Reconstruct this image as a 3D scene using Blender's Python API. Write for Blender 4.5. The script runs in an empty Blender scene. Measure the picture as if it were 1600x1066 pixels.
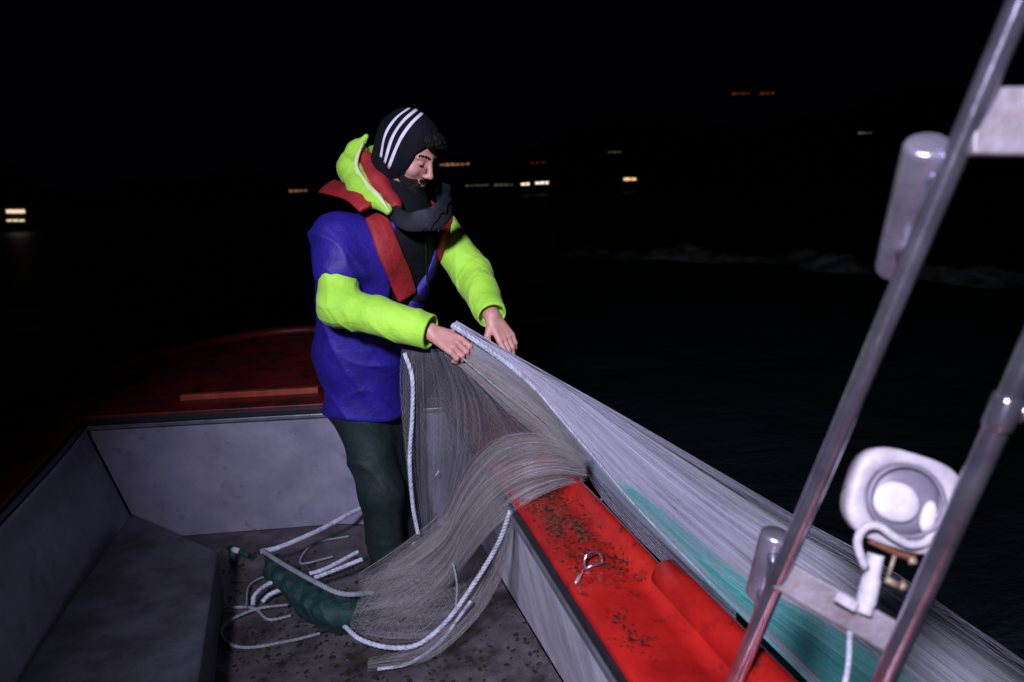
import bpy, bmesh, math, random
import numpy as np
from mathutils import Vector, Matrix

random.seed(7)
rng = np.random.default_rng(11)
SC = bpy.context.scene
COL = SC.collection
R = math.radians

# ------------------------------------------------------------------ camera
CAM = np.array([0.0, 0.0, 1.45])
PITCH, ROLL, LENS = 12.3, -1.9, 24.0
PW, PH = 1600, 1066
FPX = PW * LENS / 36.0
_p, _r = R(PITCH), R(ROLL)
_f = np.array([0, math.cos(_p), -math.sin(_p)]); _u = np.array([0, math.sin(_p), math.cos(_p)]); _x = np.array([1.0, 0, 0])
CX = _x * math.cos(_r) + _u * math.sin(_r)
CU = -_x * math.sin(_r) + _u * math.cos(_r)
cam_data = bpy.data.cameras.new('camera')
cam_data.lens = LENS; cam_data.sensor_width = 36.0
cam_data.clip_start = 0.02; cam_data.clip_end = 6000
cam_data.dof.use_dof = True; cam_data.dof.focus_distance = 2.15; cam_data.dof.aperture_fstop = 2.2
cam = bpy.data.objects.new('camera', cam_data); COL.objects.link(cam)
M = Matrix(((CX[0], CU[0], -_f[0], CAM[0]), (CX[1], CU[1], -_f[1], CAM[1]), (CX[2], CU[2], -_f[2], CAM[2]), (0, 0, 0, 1)))
cam.matrix_world = M
SC.camera = cam

# ------------------------------------------------------------------ night sky, deck floodlight, exposure
world = bpy.data.worlds.new('World'); SC.world = world; world.use_nodes = True
wn = world.node_tree; wn.nodes.clear()
wb = wn.nodes.new('ShaderNodeBackground'); wo = wn.nodes.new('ShaderNodeOutputWorld')
wb.inputs[0].default_value = (0.30, 0.34, 0.85, 1); wb.inputs[1].default_value = 0.0011
wn.links.new(wb.outputs[0], wo.inputs[0])
sl = bpy.data.lights.new('deck_floodlight', 'SPOT')
sl.energy = 800; sl.color = (0.80, 0.765, 1.0); sl.spot_size = R(70); sl.spot_blend = 1.0; sl.shadow_soft_size = 0.16
so = bpy.data.objects.new('deck_floodlight', sl); COL.objects.link(so)
so.location = (-0.62, -0.95, 2.60)
so.rotation_euler = (Vector((0.42, 1.95, 0.92)) - Vector(so.location)).to_track_quat('-Z', 'Y').to_euler()
SC.view_settings.view_transform = 'Standard'; SC.view_settings.look = 'None'
SC.view_settings.exposure = 0.0; SC.view_settings.gamma = 1.0; SC.view_settings.use_curve_mapping = False

# ------------------------------------------------------------------ helpers
def ray(px, py): return _f + CX * (px - PW / 2) / FPX - CU * (py - PH / 2) / FPX
def K(px, py, y): d = ray(px, py); return CAM + d * (y / d[1])          # point at a world y
def D(px, py, dep): return CAM + ray(px, py) * dep                      # point at a distance along the view axis
def Zp(px, py, z): d = ray(px, py); return CAM + d * ((z - CAM[2]) / d[2])
def unit(v): v = np.asarray(v, float); return v / (np.linalg.norm(v) + 1e-12)
def arr(*p): return np.array(p, float)

def mesh_obj(name, verts, faces, mat, parent=None, smooth=True):
    me = bpy.data.meshes.new(name)
    me.from_pydata([tuple(map(float, v)) for v in verts], [], [tuple(map(int, f)) for f in faces])
    me.update()
    if smooth: me.shade_smooth()
    if mat is not None: me.materials.append(mat)
    o = bpy.data.objects.new(name, me); COL.objects.link(o)
    if parent is not None:
        o.parent = parent; o.matrix_parent_inverse = Matrix.Translation(-Vector(parent.location))
    return o
def empty(name, loc, label, cat, group=None):
    o = bpy.data.objects.new(name, None); o.empty_display_size = 0.1
    COL.objects.link(o); o.location = tuple(map(float, loc)); return tag(o, label, cat, group)
def tag(o, label, cat=None, group=None, kind=None):
    if label: o['label'] = label
    if cat: o['category'] = cat
    if group: o['group'] = group
    if kind: o['kind'] = kind
    return o

def spline(pts, n):
    pts = np.array(pts, float)
    if len(pts) == 2:
        t = np.linspace(0, 1, n)[:, None]; return pts[0] * (1 - t) + pts[1] * t
    P = np.vstack([2 * pts[0] - pts[1], pts, 2 * pts[-1] - pts[-2]])
    seg = len(pts) - 1
    t = np.linspace(0, seg, n); i = np.minimum(t.astype(int), seg - 1); f = (t - i)[:, None]
    a, b, c, d = P[i], P[i + 1], P[i + 2], P[i + 3]
    return 0.5 * ((2 * b) + (-a + c) * f + (2 * a - 5 * b + 4 * c - d) * f ** 2 + (-a + 3 * b - 3 * c + d) * f ** 3)

class MB:
    def __init__(s): s.v = []; s.f = []; s.n = 0
    def add(s, v, f):
        v = np.asarray(v, float); s.v.append(v)
        s.f += [tuple(int(i) + s.n for i in q) for q in f]; s.n += len(v); return s
    def tube(s, path, rad, sides=8, cap=True, sec=None, up=None):
        """sweep; rad: number, list or (n,2) half-axes; up: fixed normal hint"""
        P = np.asarray(path, float); n = len(P)
        T = np.gradient(P, axis=0); T /= np.linalg.norm(T, axis=1)[:, None] + 1e-12
        rad = np.asarray(rad, float)
        if rad.ndim == 0: rad = np.full((n, 2), float(rad))
        elif rad.ndim == 1 and len(rad) == 2 and n != 2: rad = np.tile(rad, (n, 1))
        elif rad.ndim == 1: rad = np.stack([rad, rad], 1)
        N = np.zeros_like(P)
        if up is None:
            a = arr(0, 0, 1) if abs(T[0][2]) < 0.9 else arr(1, 0, 0)
            nn = unit(a - T[0] * (a @ T[0]))
            for i in range(n):
                nn = unit(nn - T[i] * (nn @ T[i])); N[i] = nn
        else:
            upa = np.asarray(up, float)
            if upa.ndim == 1: upa = np.tile(upa, (n, 1))
            for i in range(n): N[i] = unit(upa[i] - T[i] * (upa[i] @ T[i]))
        B = np.cross(T, N)
        if sec is None:
            th = np.arange(sides) * 2 * math.pi / sides
            sec = np.stack([np.cos(th), np.sin(th)], 1)
        m = len(sec)
        V = (P[:, None, :] + B[:, None, :] * sec[None, :, 0:1] * rad[:, None, 0:1] + N[:, None, :] * sec[None, :, 1:2] * rad[:, None, 1:2]).reshape(-1, 3)
        F = []
        for i in range(n - 1):
            for j in range(m):
                k = (j + 1) % m
                F.append((i * m + j, i * m + k, (i + 1) * m + k, (i + 1) * m + j))
        if cap:
            F.append(tuple(range(m - 1, -1, -1))); F.append(tuple((n - 1) * m + j for j in range(m)))
        return s.add(V, F)
    def prism(s, poly, z0, z1):
        n = len(poly)
        z0 = [z0] * n if np.isscalar(z0) else z0; z1 = [z1] * n if np.isscalar(z1) else z1
        V = [(p[0], p[1], z0[i]) for i, p in enumerate(poly)] + [(p[0], p[1], z1[i]) for i, p in enumerate(poly)]
        F = [tuple(range(n - 1, -1, -1)), tuple(range(n, 2 * n))] + [(i, (i + 1) % n, n + (i + 1) % n, n + i) for i in range(n)]
        return s.add(V, F)
    def box(s, c, ax, ay, az):
        c, ax, ay, az = map(lambda q: np.asarray(q, float), (c, ax, ay, az))
        V = [c + i * ax + j * ay + k * az for k in (-1, 1) for i, j in ((-1, -1), (1, -1), (1, 1), (-1, 1))]
        return s.add(V, [(3, 2, 1, 0), (4, 5, 6, 7), (0, 1, 5, 4), (1, 2, 6, 5), (2, 3, 7, 6), (3, 0, 4, 7)])
    def build(s, name, mat, parent=None, smooth=True, bevel=0, segs=2):
        o = mesh_obj(name, np.vstack(s.v), s.f, mat, parent, smooth)
        if bevel:
            b = o.modifiers.new('bevel', 'BEVEL'); b.width = bevel; b.segments = segs; b.limit_method = 'ANGLE'; b.angle_limit = R(40)
            w = o.modifiers.new('wn', 'WEIGHTED_NORMAL'); w.keep_sharp = True
        return o

# ---- implicit surfaces meshed with surface nets (used for the figure and heaped cloth)
def cone_sdf(P, a, b, ra, rb):
    a = np.asarray(a, np.float32); b = np.asarray(b, np.float32); ba = b - a
    t = np.clip(((P - a) @ ba) / max(float(ba @ ba), 1e-9), 0, 1)
    return np.linalg.norm(P - a - t[..., None] * ba, axis=-1) - (ra + (rb - ra) * t)
def ell_sdf(P, c, r, Rm=None):
    q = P - np.asarray(c, np.float32)
    if Rm is not None: q = q @ np.asarray(Rm, np.float32)        # columns of Rm are the ellipsoid's axes
    r = np.asarray(r, np.float32); k0 = np.linalg.norm(q / r, axis=-1); k1 = np.linalg.norm(q / (r * r), axis=-1)
    return k0 * (k0 - 1) / np.maximum(k1, 1e-6)
def smin(a, b, k):
    h = np.maximum(k - np.abs(a - b), 0) / k
    return np.minimum(a, b) - h * h * k * 0.25
def smax(a, b, k): return -smin(-a, -b, k)
_nd = np.random.default_rng(5)
_dirs = _nd.normal(size=(14, 3)).astype(np.float32); _dirs /= np.linalg.norm(_dirs, axis=1)[:, None]; _ph = _nd.uniform(0, 6.28, 14)
def wob(P, fr, seed=0):
    o = np.zeros(P.shape[:-1], np.float32)
    for i in range(5):
        d = _dirs[(i + seed) % 14]; o += np.sin((P @ d) * fr * (0.7 + 0.22 * i) + _ph[(i * 3 + seed) % 14] + 1.3 * np.sin((P @ _dirs[(i + seed + 5) % 14]) * fr * 0.6 + i))
    return o / 5
def surfnets(fn, lo, hi, h, margin=0.03):
    lo = np.asarray(lo, np.float32); B = 10
    nb = np.ceil((np.asarray(hi) - lo) / (h * B)).astype(int)
    n = nb * B + 1
    V = np.empty(tuple(n), np.float32)
    ax = [lo[a] + (np.arange(nb[a]) + 0.5) * B * h for a in range(3)]
    Cn = np.stack(np.meshgrid(*ax, indexing='ij'), -1).astype(np.float32)
    dc = fn(Cn.reshape(-1, 3)).reshape(Cn.shape[:3])
    V[:] = 1.0
    big = np.repeat(np.repeat(np.repeat(np.where(dc < 0, -1.0, 1.0), B, 0), B, 1), B, 2)
    V[:-1, :-1, :-1] = big
    act = np.argwhere(np.abs(dc) < B * h * 0.9 + margin)
    loc = np.stack(np.meshgrid(*[np.arange(B + 1)] * 3, indexing='ij'), -1).reshape(-1, 3)
    for c in range(0, len(act), 400):
        A = act[c:c + 400]
        I = (A[:, None, :] * B + loc[None]).reshape(-1, 3)
        P = lo + I.astype(np.float32) * h
        V[I[:, 0], I[:, 1], I[:, 2]] = fn(P)
    S = V < 0
    sl_ = [(slice(None, -1), slice(1, None))[k] for k in (0, 1)]
    cnt = np.zeros(tuple(n - 1), np.int8)
    for i in (0, 1):
        for j in (0, 1):
            for k in (0, 1): cnt += S[sl_[i], sl_[j], sl_[k]]
    idx = np.argwhere((cnt > 0) & (cnt < 8))
    cid = np.full(tuple(n - 1), -1, np.int32); cid[idx[:, 0], idx[:, 1], idx[:, 2]] = np.arange(len(idx))
    acc = np.zeros((len(idx), 3)); w = np.zeros(len(idx))
    cor = [(i, j, k) for i in (0, 1) for j in (0, 1) for k in (0, 1)]
    cv = {c: V[idx[:, 0] + c[0], idx[:, 1] + c[1], idx[:, 2] + c[2]] for c in cor}
    for a in cor:
        for d in range(3):
            if a[d] == 0:
                b = list(a); b[d] = 1; b = tuple(b)
                va, vb = cv[a], cv[b]; m = (va < 0) != (vb < 0)
                t = np.where(m, va / np.where(m, va - vb, 1), 0)
                p = np.tile(np.array(a, float), (len(idx), 1)); p[:, d] = t
                acc[m] += p[m]; w += m
    verts = lo + (idx + acc / w[:, None]) * h
    faces = []
    for d in range(3):
        e, g = [(1, 2), (2, 0), (0, 1)][d]
        s0 = [slice(None)] * 3; s1 = [slice(None)] * 3; s0[d] = slice(None, -1); s1[d] = slice(1, None)
        df = S[tuple(s0)] != S[tuple(s1)]
        q = np.argwhere(df); q = q[(q[:, e] > 0) & (q[:, g] > 0) & (q[:, e] < n[e] - 1) & (q[:, g] < n[g] - 1)]
        ins = S[q[:, 0], q[:, 1], q[:, 2]]
        def at(de, dg):
            c = q.copy(); c[:, e] += de; c[:, g] += dg; return cid[c[:, 0], c[:, 1], c[:, 2]]
        Q = np.stack([at(-1, -1), at(0, -1), at(0, 0), at(-1, 0)], 1)
        Q[~ins] = Q[~ins][:, ::-1]
        faces.append(Q[(Q >= 0).all(1)])
    return verts, np.vstack(faces)
def sdf_obj(name, fn, lo, hi, h, mat, parent=None, margin=0.03):
    v, f = surfnets(fn, lo, hi, h, margin)
    me = bpy.data.meshes.new(name); me.vertices.add(len(v)); me.vertices.foreach_set('co', v.astype(np.float32).ravel())
    me.loops.add(len(f) * 4); me.loops.foreach_set('vertex_index', f.astype(np.int32).ravel())
    me.polygons.add(len(f)); me.polygons.foreach_set('loop_start', np.arange(len(f), dtype=np.int32) * 4)
    me.polygons.foreach_set('loop_total', np.full(len(f), 4, np.int32))
    me.update(calc_edges=True); me.validate(); me.shade_smooth(); me.materials.append(mat)
    o = bpy.data.objects.new(name, me); COL.objects.link(o)
    if parent is not None:
        o.parent = parent; o.matrix_parent_inverse = Matrix.Translation(-Vector(parent.location))
    return o
def march(fn, o, d, t0=0.0, t1=4.0):
    t = t0; d = unit(d)
    for _ in range(160):
        s = float(fn((np.asarray(o) + d * t)[None].astype(np.float32))[0])
        if s < 0.0008: break
        t += max(s * 0.7, 0.0006)
        if t > t1: break
    return np.asarray(o) + d * t
def normal(fn, p):
    g = []
    for a in range(3):
        e = np.zeros(3); e[a] = 0.004
        g.append(float(fn((p + e)[None].astype(np.float32))[0] - fn((p - e)[None].astype(np.float32))[0]))
    return unit(g)
def hit(fn, px, py): d = ray(px, py); return march(fn, CAM, d, 1.2)

# ------------------------------------------------------------------ materials
def nodes(name):
    m = bpy.data.materials.new(name); m.use_nodes = True; nt = m.node_tree
    return m, nt, nt.nodes['Principled BSDF']
def ramp(nt, src, stops):
    r = nt.nodes.new('ShaderNodeValToRGB'); e = r.color_ramp.elements
    while len(e) > len(stops): e.remove(e[-1])
    while len(e) < len(stops): e.new(0.5)
    for k, (p, c) in enumerate(stops): e[k].position = p; e[k].color = tuple(c) + (1,) if len(c) == 3 else c
    nt.links.new(src, r.inputs[0]); return r
def noise(nt, scale, detail=5, rough=0.6, stretch=None, dist=0.0):
    tc = nt.nodes.new('ShaderNodeTexCoord'); n = nt.nodes.new('ShaderNodeTexNoise')
    n.inputs['Scale'].default_value = scale; n.inputs['Detail'].default_value = detail; n.inputs['Roughness'].default_value = rough; n.inputs['Distortion'].default_value = dist
    if stretch:
        mp = nt.nodes.new('ShaderNodeMapping'); mp.inputs['Scale'].default_value = stretch[0]; mp.inputs['Rotation'].default_value = stretch[1]
        nt.links.new(tc.outputs['Object'], mp.inputs[0]); nt.links.new(mp.outputs[0], n.inputs[0])
    else: nt.links.new(tc.outputs['Object'], n.inputs[0])
    return n
def mat(name, c, c2=None, scale=8, rough=0.6, metal=0.0, bump=0.0, bscale=60, spec=0.5, rr=0.0, lo=0.35, hi=0.65, detail=6, dirt=None, dirt_amt=(0.6, 0.7), dscale=14, stretch=None, sheen=0.0, coat=0.0, trans=0.0, dist=0.0, bdist=0.004):
    m, nt, b = nodes(name)
    b.inputs['Roughness'].default_value = rough; b.inputs['Metallic'].default_value = metal
    b.inputs['Specular IOR Level'].default_value = spec; b.inputs['Coat Weight'].default_value = coat; b.inputs['Sheen Weight'].default_value = sheen
    n = noise(nt, scale, detail, 0.62, stretch, dist)
    r = ramp(nt, n.outputs[0], [(lo, c), (hi, c2 or c)])
    out = r.outputs[0]
    if dirt:
        n2 = noise(nt, dscale, 8, 0.7)
        k = ramp(nt, n2.outputs[0], [(dirt_amt[0], (0, 0, 0)), (dirt_amt[1], (1, 1, 1))])
        mx = nt.nodes.new('ShaderNodeMix'); mx.data_type = 'RGBA'
        nt.links.new(k.outputs[0], mx.inputs[0]); nt.links.new(out, mx.inputs[6]); mx.inputs[7].default_value = tuple(dirt) + (1,)
        out = mx.outputs[2]
    nt.links.new(out, b.inputs['Base Color'])
    if rr:
        mr = nt.nodes.new('ShaderNodeMapRange'); mr.inputs[3].default_value = max(rough - rr, 0.03); mr.inputs[4].default_value = min(rough + rr, 1)
        n4 = noise(nt, scale * 2.3, 6); nt.links.new(n4.outputs[0], mr.inputs[0]); nt.links.new(mr.outputs[0], b.inputs['Roughness'])
    if bump:
        n3 = noise(nt, bscale, 6, 0.6); bp = nt.nodes.new('ShaderNodeBump'); bp.inputs['Strength'].default_value = bump; bp.inputs['Distance'].default_value = bdist
        nt.links.new(n3.outputs[0], bp.inputs['Height']); nt.links.new(bp.outputs[0], b.inputs['Normal'])
    return m

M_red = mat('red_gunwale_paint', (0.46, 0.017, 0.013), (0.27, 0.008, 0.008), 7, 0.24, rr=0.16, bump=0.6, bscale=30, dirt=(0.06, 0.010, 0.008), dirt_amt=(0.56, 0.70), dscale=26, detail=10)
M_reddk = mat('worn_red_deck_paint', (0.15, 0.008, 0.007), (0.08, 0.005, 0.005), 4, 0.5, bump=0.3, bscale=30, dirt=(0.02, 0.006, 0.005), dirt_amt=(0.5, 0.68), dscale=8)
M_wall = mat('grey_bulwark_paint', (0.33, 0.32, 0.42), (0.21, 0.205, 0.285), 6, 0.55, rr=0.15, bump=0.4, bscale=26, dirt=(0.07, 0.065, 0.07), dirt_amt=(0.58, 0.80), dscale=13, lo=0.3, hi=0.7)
M_wallst = mat('lit_streaked_bulwark_paint', (0.74, 0.72, 0.82), (0.38, 0.37, 0.46), 9, 0.5, bump=0.4, bscale=30, dirt=(0.05, 0.05, 0.06), dirt_amt=(0.62, 0.72), dscale=30, stretch=((1.0, 1.0, 0.28), (0.25, 0, 0)), lo=0.33, hi=0.68)  # light on the starboard side put into a paler paint, plus streaks and dirt
M_floor = mat('grimy_deck_floor', (0.125, 0.11, 0.12), (0.045, 0.039, 0.042), 6, 0.42, rr=0.2, bump=0.7, bscale=45, dirt=(0.022, 0.018, 0.016), dirt_amt=(0.46, 0.66), dscale=7, detail=10)
M_box = mat('grey_deck_box_paint', (0.085, 0.085, 0.115), (0.045, 0.045, 0.06), 5, 0.6, bump=0.6, bscale=40, dirt=(0.035, 0.034, 0.04), dirt_amt=(0.45, 0.75), dscale=5)
M_hull = mat('black_hull_paint', (0.012, 0.013, 0.018), (0.02, 0.02, 0.026), 6, 0.4, bump=0.2)
M_alu = mat('dull_aluminium_strip', (0.32, 0.33, 0.38), (0.20, 0.20, 0.24), 14, 0.42, metal=0.7, bump=0.2)
M_rubber = mat('black_rubber_seal', (0.008, 0.009, 0.015), (0.014, 0.014, 0.02), 20, 0.5)
M_wood = mat('orange_painted_batten', (0.34, 0.05, 0.02), (0.22, 0.03, 0.012), 14, 0.6, bump=0.4)
M_steel = mat('polished_stainless_steel', (0.64, 0.62, 0.76), (0.38, 0.36, 0.46), 16, 0.15, metal=0.92, rr=0.10, bump=0.12, bscale=120, dirt=(0.20, 0.13, 0.11), dirt_amt=(0.66, 0.82), dscale=22)
_b = M_steel.node_tree.nodes['Principled BSDF']; _b.inputs['Anisotropic'].default_value = 0.85; _b.inputs['Anisotropic Rotation'].default_value = 0.25
M_tube = mat('scuffed_steel_tube', (0.46, 0.44, 0.54), (0.28, 0.26, 0.34), 16, 0.28, metal=0.76, rr=0.12, bump=0.2, bscale=120, dirt=(0.30, 0.22, 0.16), dirt_amt=(0.62, 0.76), dscale=16)
M_tread = mat('brushed_grey_step', (0.28, 0.26, 0.29), (0.18, 0.155, 0.17), 16, 0.5, metal=0.35, rr=0.15, bump=0.4, bscale=80, dirt=(0.16, 0.09, 0.07), dirt_amt=(0.55, 0.75), dscale=20)
M_white = mat('white_lamp_plastic', (0.50, 0.46, 0.50), (0.36, 0.33, 0.37), 22, 0.5, bump=0.35, bscale=60, dirt=(0.26, 0.12, 0.07), dirt_amt=(0.56, 0.68), dscale=14)
M_lens = mat('frosted_white_lens', (0.66, 0.62, 0.67), (0.50, 0.47, 0.52), 30, 0.25, bump=0.2)
M_ring = mat('grey_lamp_bezel', (0.20, 0.18, 0.23), (0.13, 0.12, 0.16), 20, 0.5)
M_rust = mat('rusty_brown_metal', (0.26, 0.10, 0.05), (0.13, 0.05, 0.03), 40, 0.8, bump=0.8, bscale=120)
M_tape = mat('white_wrapped_tape', (0.60, 0.57, 0.62), (0.42, 0.40, 0.45), 30, 0.6, bump=0.8, bscale=90)
M_brass = mat('dull_brass_bolt', (0.40, 0.33, 0.24), (0.22, 0.16, 0.11), 40, 0.6, metal=0.4)
M_blue = mat('violet_blue_oilskin', (0.020, 0.008, 0.27), (0.009, 0.005, 0.16), 9, 0.62, bump=0.8, bscale=17, bdist=0.010, rr=0.1)
M_yel = mat('fluorescent_yellow_sleeve', (0.40, 0.80, 0.06), (0.30, 0.66, 0.04), 9, 0.7, bump=0.8, bscale=24, bdist=0.007, sheen=0.1)
M_yelpale = mat('pale_yellow_lining', (0.72, 0.80, 0.42), (0.55, 0.68, 0.30), 12, 0.7, bump=0.3)
M_vest = mat('red_lifejacket_cover', (0.36, 0.013, 0.020), (0.22, 0.010, 0.014), 14, 0.65, bump=0.8, bscale=40, bdist=0.006)
M_dark = mat('navy_black_fleece', (0.0042, 0.0055, 0.010), (0.0025, 0.003, 0.006), 14, 0.85, spec=0.2, bump=0.6, bscale=90)
M_collar = mat('charcoal_collar_cloth', (0.012, 0.016, 0.025), (0.006, 0.008, 0.013), 12, 0.65, spec=0.3, bump=0.5, bscale=70)
M_stripe = mat('white_hood_stripe', (0.78, 0.74, 0.88), (0.62, 0.58, 0.74), 30, 0.6)
M_trous = mat('dark_green_oilskin_trousers', (0.015, 0.029, 0.029), (0.007, 0.015, 0.016), 7, 0.62, spec=0.25, bump=0.8, bscale=16, bdist=0.010, dirt=(0.06, 0.05, 0.03), dirt_amt=(0.62, 0.75), dscale=18)
M_boot = mat('black_rubber_boot', (0.012, 0.014, 0.013), (0.022, 0.024, 0.022), 9, 0.4)
M_hair = mat('black_curly_hair', (0.004, 0.0035, 0.0035), (0.010, 0.008, 0.007), 40, 0.7, spec=0.25, bump=0.8, bscale=200)
M_eye = mat('dark_eye', (0.05, 0.04, 0.035), (0.02, 0.015, 0.012), 40, 0.2)
M_rope = mat('white_float_rope', (0.62, 0.65, 0.77), (0.40, 0.45, 0.55), 30, 0.75, bump=0.9, bscale=160, dirt=(0.16, 0.15, 0.15), dirt_amt=(0.52, 0.70), dscale=24)
M_ropegr = mat('weathered_grey_rope', (0.30, 0.33, 0.36), (0.18, 0.20, 0.22), 30, 0.8, bump=0.9, bscale=160)
M_ropeteal = mat('teal_tinted_float_rope', (0.24, 0.62, 0.62), (0.15, 0.46, 0.47), 30, 0.7, bump=0.6, bscale=160)
M_greenbag = mat('dark_green_trawl_mesh', (0.007, 0.050, 0.050), (0.003, 0.020, 0.021), 30, 0.7, bump=0.9, bscale=90)
M_weed = mat('olive_weed_scraps', (0.13, 0.115, 0.05), (0.035, 0.020, 0.012), 60, 0.6)
M_grime = mat('black_wet_scraps', (0.014, 0.012, 0.010), (0.03, 0.026, 0.018), 40, 0.4)
M_fish = mat('silver_fish_scale', (0.75, 0.72, 0.74), (0.6, 0.45, 0.4), 40, 0.2, metal=0.6)

def skin_mat():
    m, nt, b = nodes('weathered_skin')
    n = noise(nt, 26, 5); r = ramp(nt, n.outputs[0], [(0.3, (0.56, 0.30, 0.25)), (0.7, (0.46, 0.21, 0.18))])
    nt.links.new(r.outputs[0], b.inputs['Base Color']); b.inputs['Roughness'].default_value = 0.5
    b.inputs['Subsurface Weight'].default_value = 0.12; b.inputs['Subsurface Radius'].default_value = (0.6, 0.2, 0.1); b.inputs['Subsurface Scale'].default_value = 0.008
    n3 = noise(nt, 260, 4); bp = nt.nodes.new('ShaderNodeBump'); bp.inputs['Strength'].default_value = 0.25; bp.inputs['Distance'].default_value = 0.002
    nt.links.new(n3.outputs[0], bp.inputs['Height']); nt.links.new(bp.outputs[0], b.inputs['Normal'])
    return m
M_skin = skin_mat()

def thread_mat(name, c, transl=0.35, rough=0.45):
    m, nt, b = nodes(name)
    b.inputs['Base Color'].default_value = tuple(c) + (1,); b.inputs['Roughness'].default_value = rough
    t = nt.nodes.new('ShaderNodeBsdfTranslucent'); t.inputs[0].default_value = tuple(c) + (1,)
    mx = nt.nodes.new('ShaderNodeMixShader'); mx.inputs[0].default_value = transl
    o = nt.nodes['Material Output']; nt.links.new(b.outputs[0], mx.inputs[1]); nt.links.new(t.outputs[0], mx.inputs[2]); nt.links.new(mx.outputs[0], o.inputs[0])
    return m
M_thr = thread_mat('white_nylon_thread', (0.86, 0.85, 0.98))
M_thrw = thread_mat('highlight_strand', (0.86, 0.84, 0.98))  # highlight streaks along the net put in as white strands
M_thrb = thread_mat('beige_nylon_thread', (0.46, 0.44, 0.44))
M_thrt = thread_mat('teal_nylon_thread', (0.14, 0.90, 0.82))

def gauze_mat(name, c, amin, amax, lines=150.0, fu=(0, 0), fv=(0, 0)):
    """bundled fine netting: streaks run along UV.x, opacity varies with the bundling"""
    m, nt, b = nodes(name)
    b.inputs['Base Color'].default_value = tuple(c) + (1,); b.inputs['Roughness'].default_value = 0.6
    uv = nt.nodes.new('ShaderNodeUVMap')
    vals = []
    for sx, sy, det in ((1.6, 14, 3), (5.0, lines, 3), (14.0, 5.0, 4)):
        mp = nt.nodes.new('ShaderNodeMapping'); mp.inputs['Scale'].default_value = (sx, sy, 1); n = nt.nodes.new('ShaderNodeTexNoise')
        n.inputs['Scale'].default_value = 1.0; n.inputs['Detail'].default_value = det; n.inputs['Distortion'].default_value = 0.3
        nt.links.new(uv.outputs[0], mp.inputs[0]); nt.links.new(mp.outputs[0], n.inputs[0]); vals.append(n.outputs[0])
    def math_(op, a, b_):
        x = nt.nodes.new('ShaderNodeMath'); x.operation = op
        for k, q in ((0, a), (1, b_)):
            if isinstance(q, (int, float)): x.inputs[k].default_value = q
            else: nt.links.new(q, x.inputs[k])
        return x.outputs[0]
    s = math_('ADD', math_('MULTIPLY', vals[0], 0.45), math_('ADD', math_('MULTIPLY', vals[1], 0.40), math_('MULTIPLY', vals[2], 0.15)))
    mr = nt.nodes.new('ShaderNodeMapRange'); mr.interpolation_type = 'SMOOTHSTEP'
    mr.inputs[1].default_value = 0.36; mr.inputs[2].default_value = 0.64; mr.inputs[3].default_value = amin; mr.inputs[4].default_value = amax
    nt.links.new(s, mr.inputs[0]); alpha = mr.outputs[0]
    if any(fu) or any(fv):          # the mesh thins out towards its free edges
        sx = nt.nodes.new('ShaderNodeSeparateXYZ'); nt.links.new(uv.outputs[0], sx.inputs[0])
        for k_, (a0, a1) in ((0, fu), (1, fv)):
            for wd_, inv in ((a0, False), (a1, True)):
                if not wd_: continue
                f_ = nt.nodes.new('ShaderNodeMapRange'); f_.interpolation_type = 'SMOOTHSTEP'
                f_.inputs[1].default_value = 1.0 if inv else 0.0; f_.inputs[2].default_value = 1 - wd_ if inv else wd_
                nt.links.new(sx.outputs[k_], f_.inputs[0]); alpha = math_('MULTIPLY', alpha, f_.outputs[0])
    t = nt.nodes.new('ShaderNodeBsdfTranslucent'); t.inputs[0].default_value = tuple(c) + (1,)
    tr = nt.nodes.new('ShaderNodeBsdfTransparent')
    m1 = nt.nodes.new('ShaderNodeMixShader'); m1.inputs[0].default_value = 0.35
    m2 = nt.nodes.new('ShaderNodeMixShader'); o = nt.nodes['Material Output']
    nt.links.new(b.outputs[0], m1.inputs[1]); nt.links.new(t.outputs[0], m1.inputs[2])
    nt.links.new(alpha, m2.inputs[0]); nt.links.new(tr.outputs[0], m2.inputs[1]); nt.links.new(m1.outputs[0], m2.inputs[2]); nt.links.new(m2.outputs[0], o.inputs[0])
    return m
M_gz = gauze_mat('lavender_net_gauze', (0.90, 0.89, 0.98), 0.16, 0.90, 40, (0, 0), (0, .34))
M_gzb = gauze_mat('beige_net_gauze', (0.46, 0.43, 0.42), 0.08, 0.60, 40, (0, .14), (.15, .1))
M_gzs = gauze_mat('dense_selvedge', (0.36, 0.39, 0.47), 0.45, 0.85, 20)
M_gztp = gauze_mat('pale_turquoise_gauze', (0.50, 0.90, 0.87), 0.10, 0.62, 46, (.60, 0), (0, .5))
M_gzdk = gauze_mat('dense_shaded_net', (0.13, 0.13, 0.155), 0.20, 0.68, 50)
M_gzthin = gauze_mat('thin_net_gauze', (0.46, 0.46, 0.52), 0.05, 0.30, 50, (.12, .25), (0, 0))
M_gzt = gauze_mat('teal_net_gauze', (0.22, 0.94, 0.90), 0.45, 0.97, 60, (.12, 0), (.1, .25))

def emis(name, c, s):
    m, nt, b = nodes(name); b.inputs['Base Color'].default_value = (0.02, 0.02, 0.02, 1)
    b.inputs['Emission Color'].default_value = tuple(c) + (1,); b.inputs['Emission Strength'].default_value = s; return m

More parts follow.
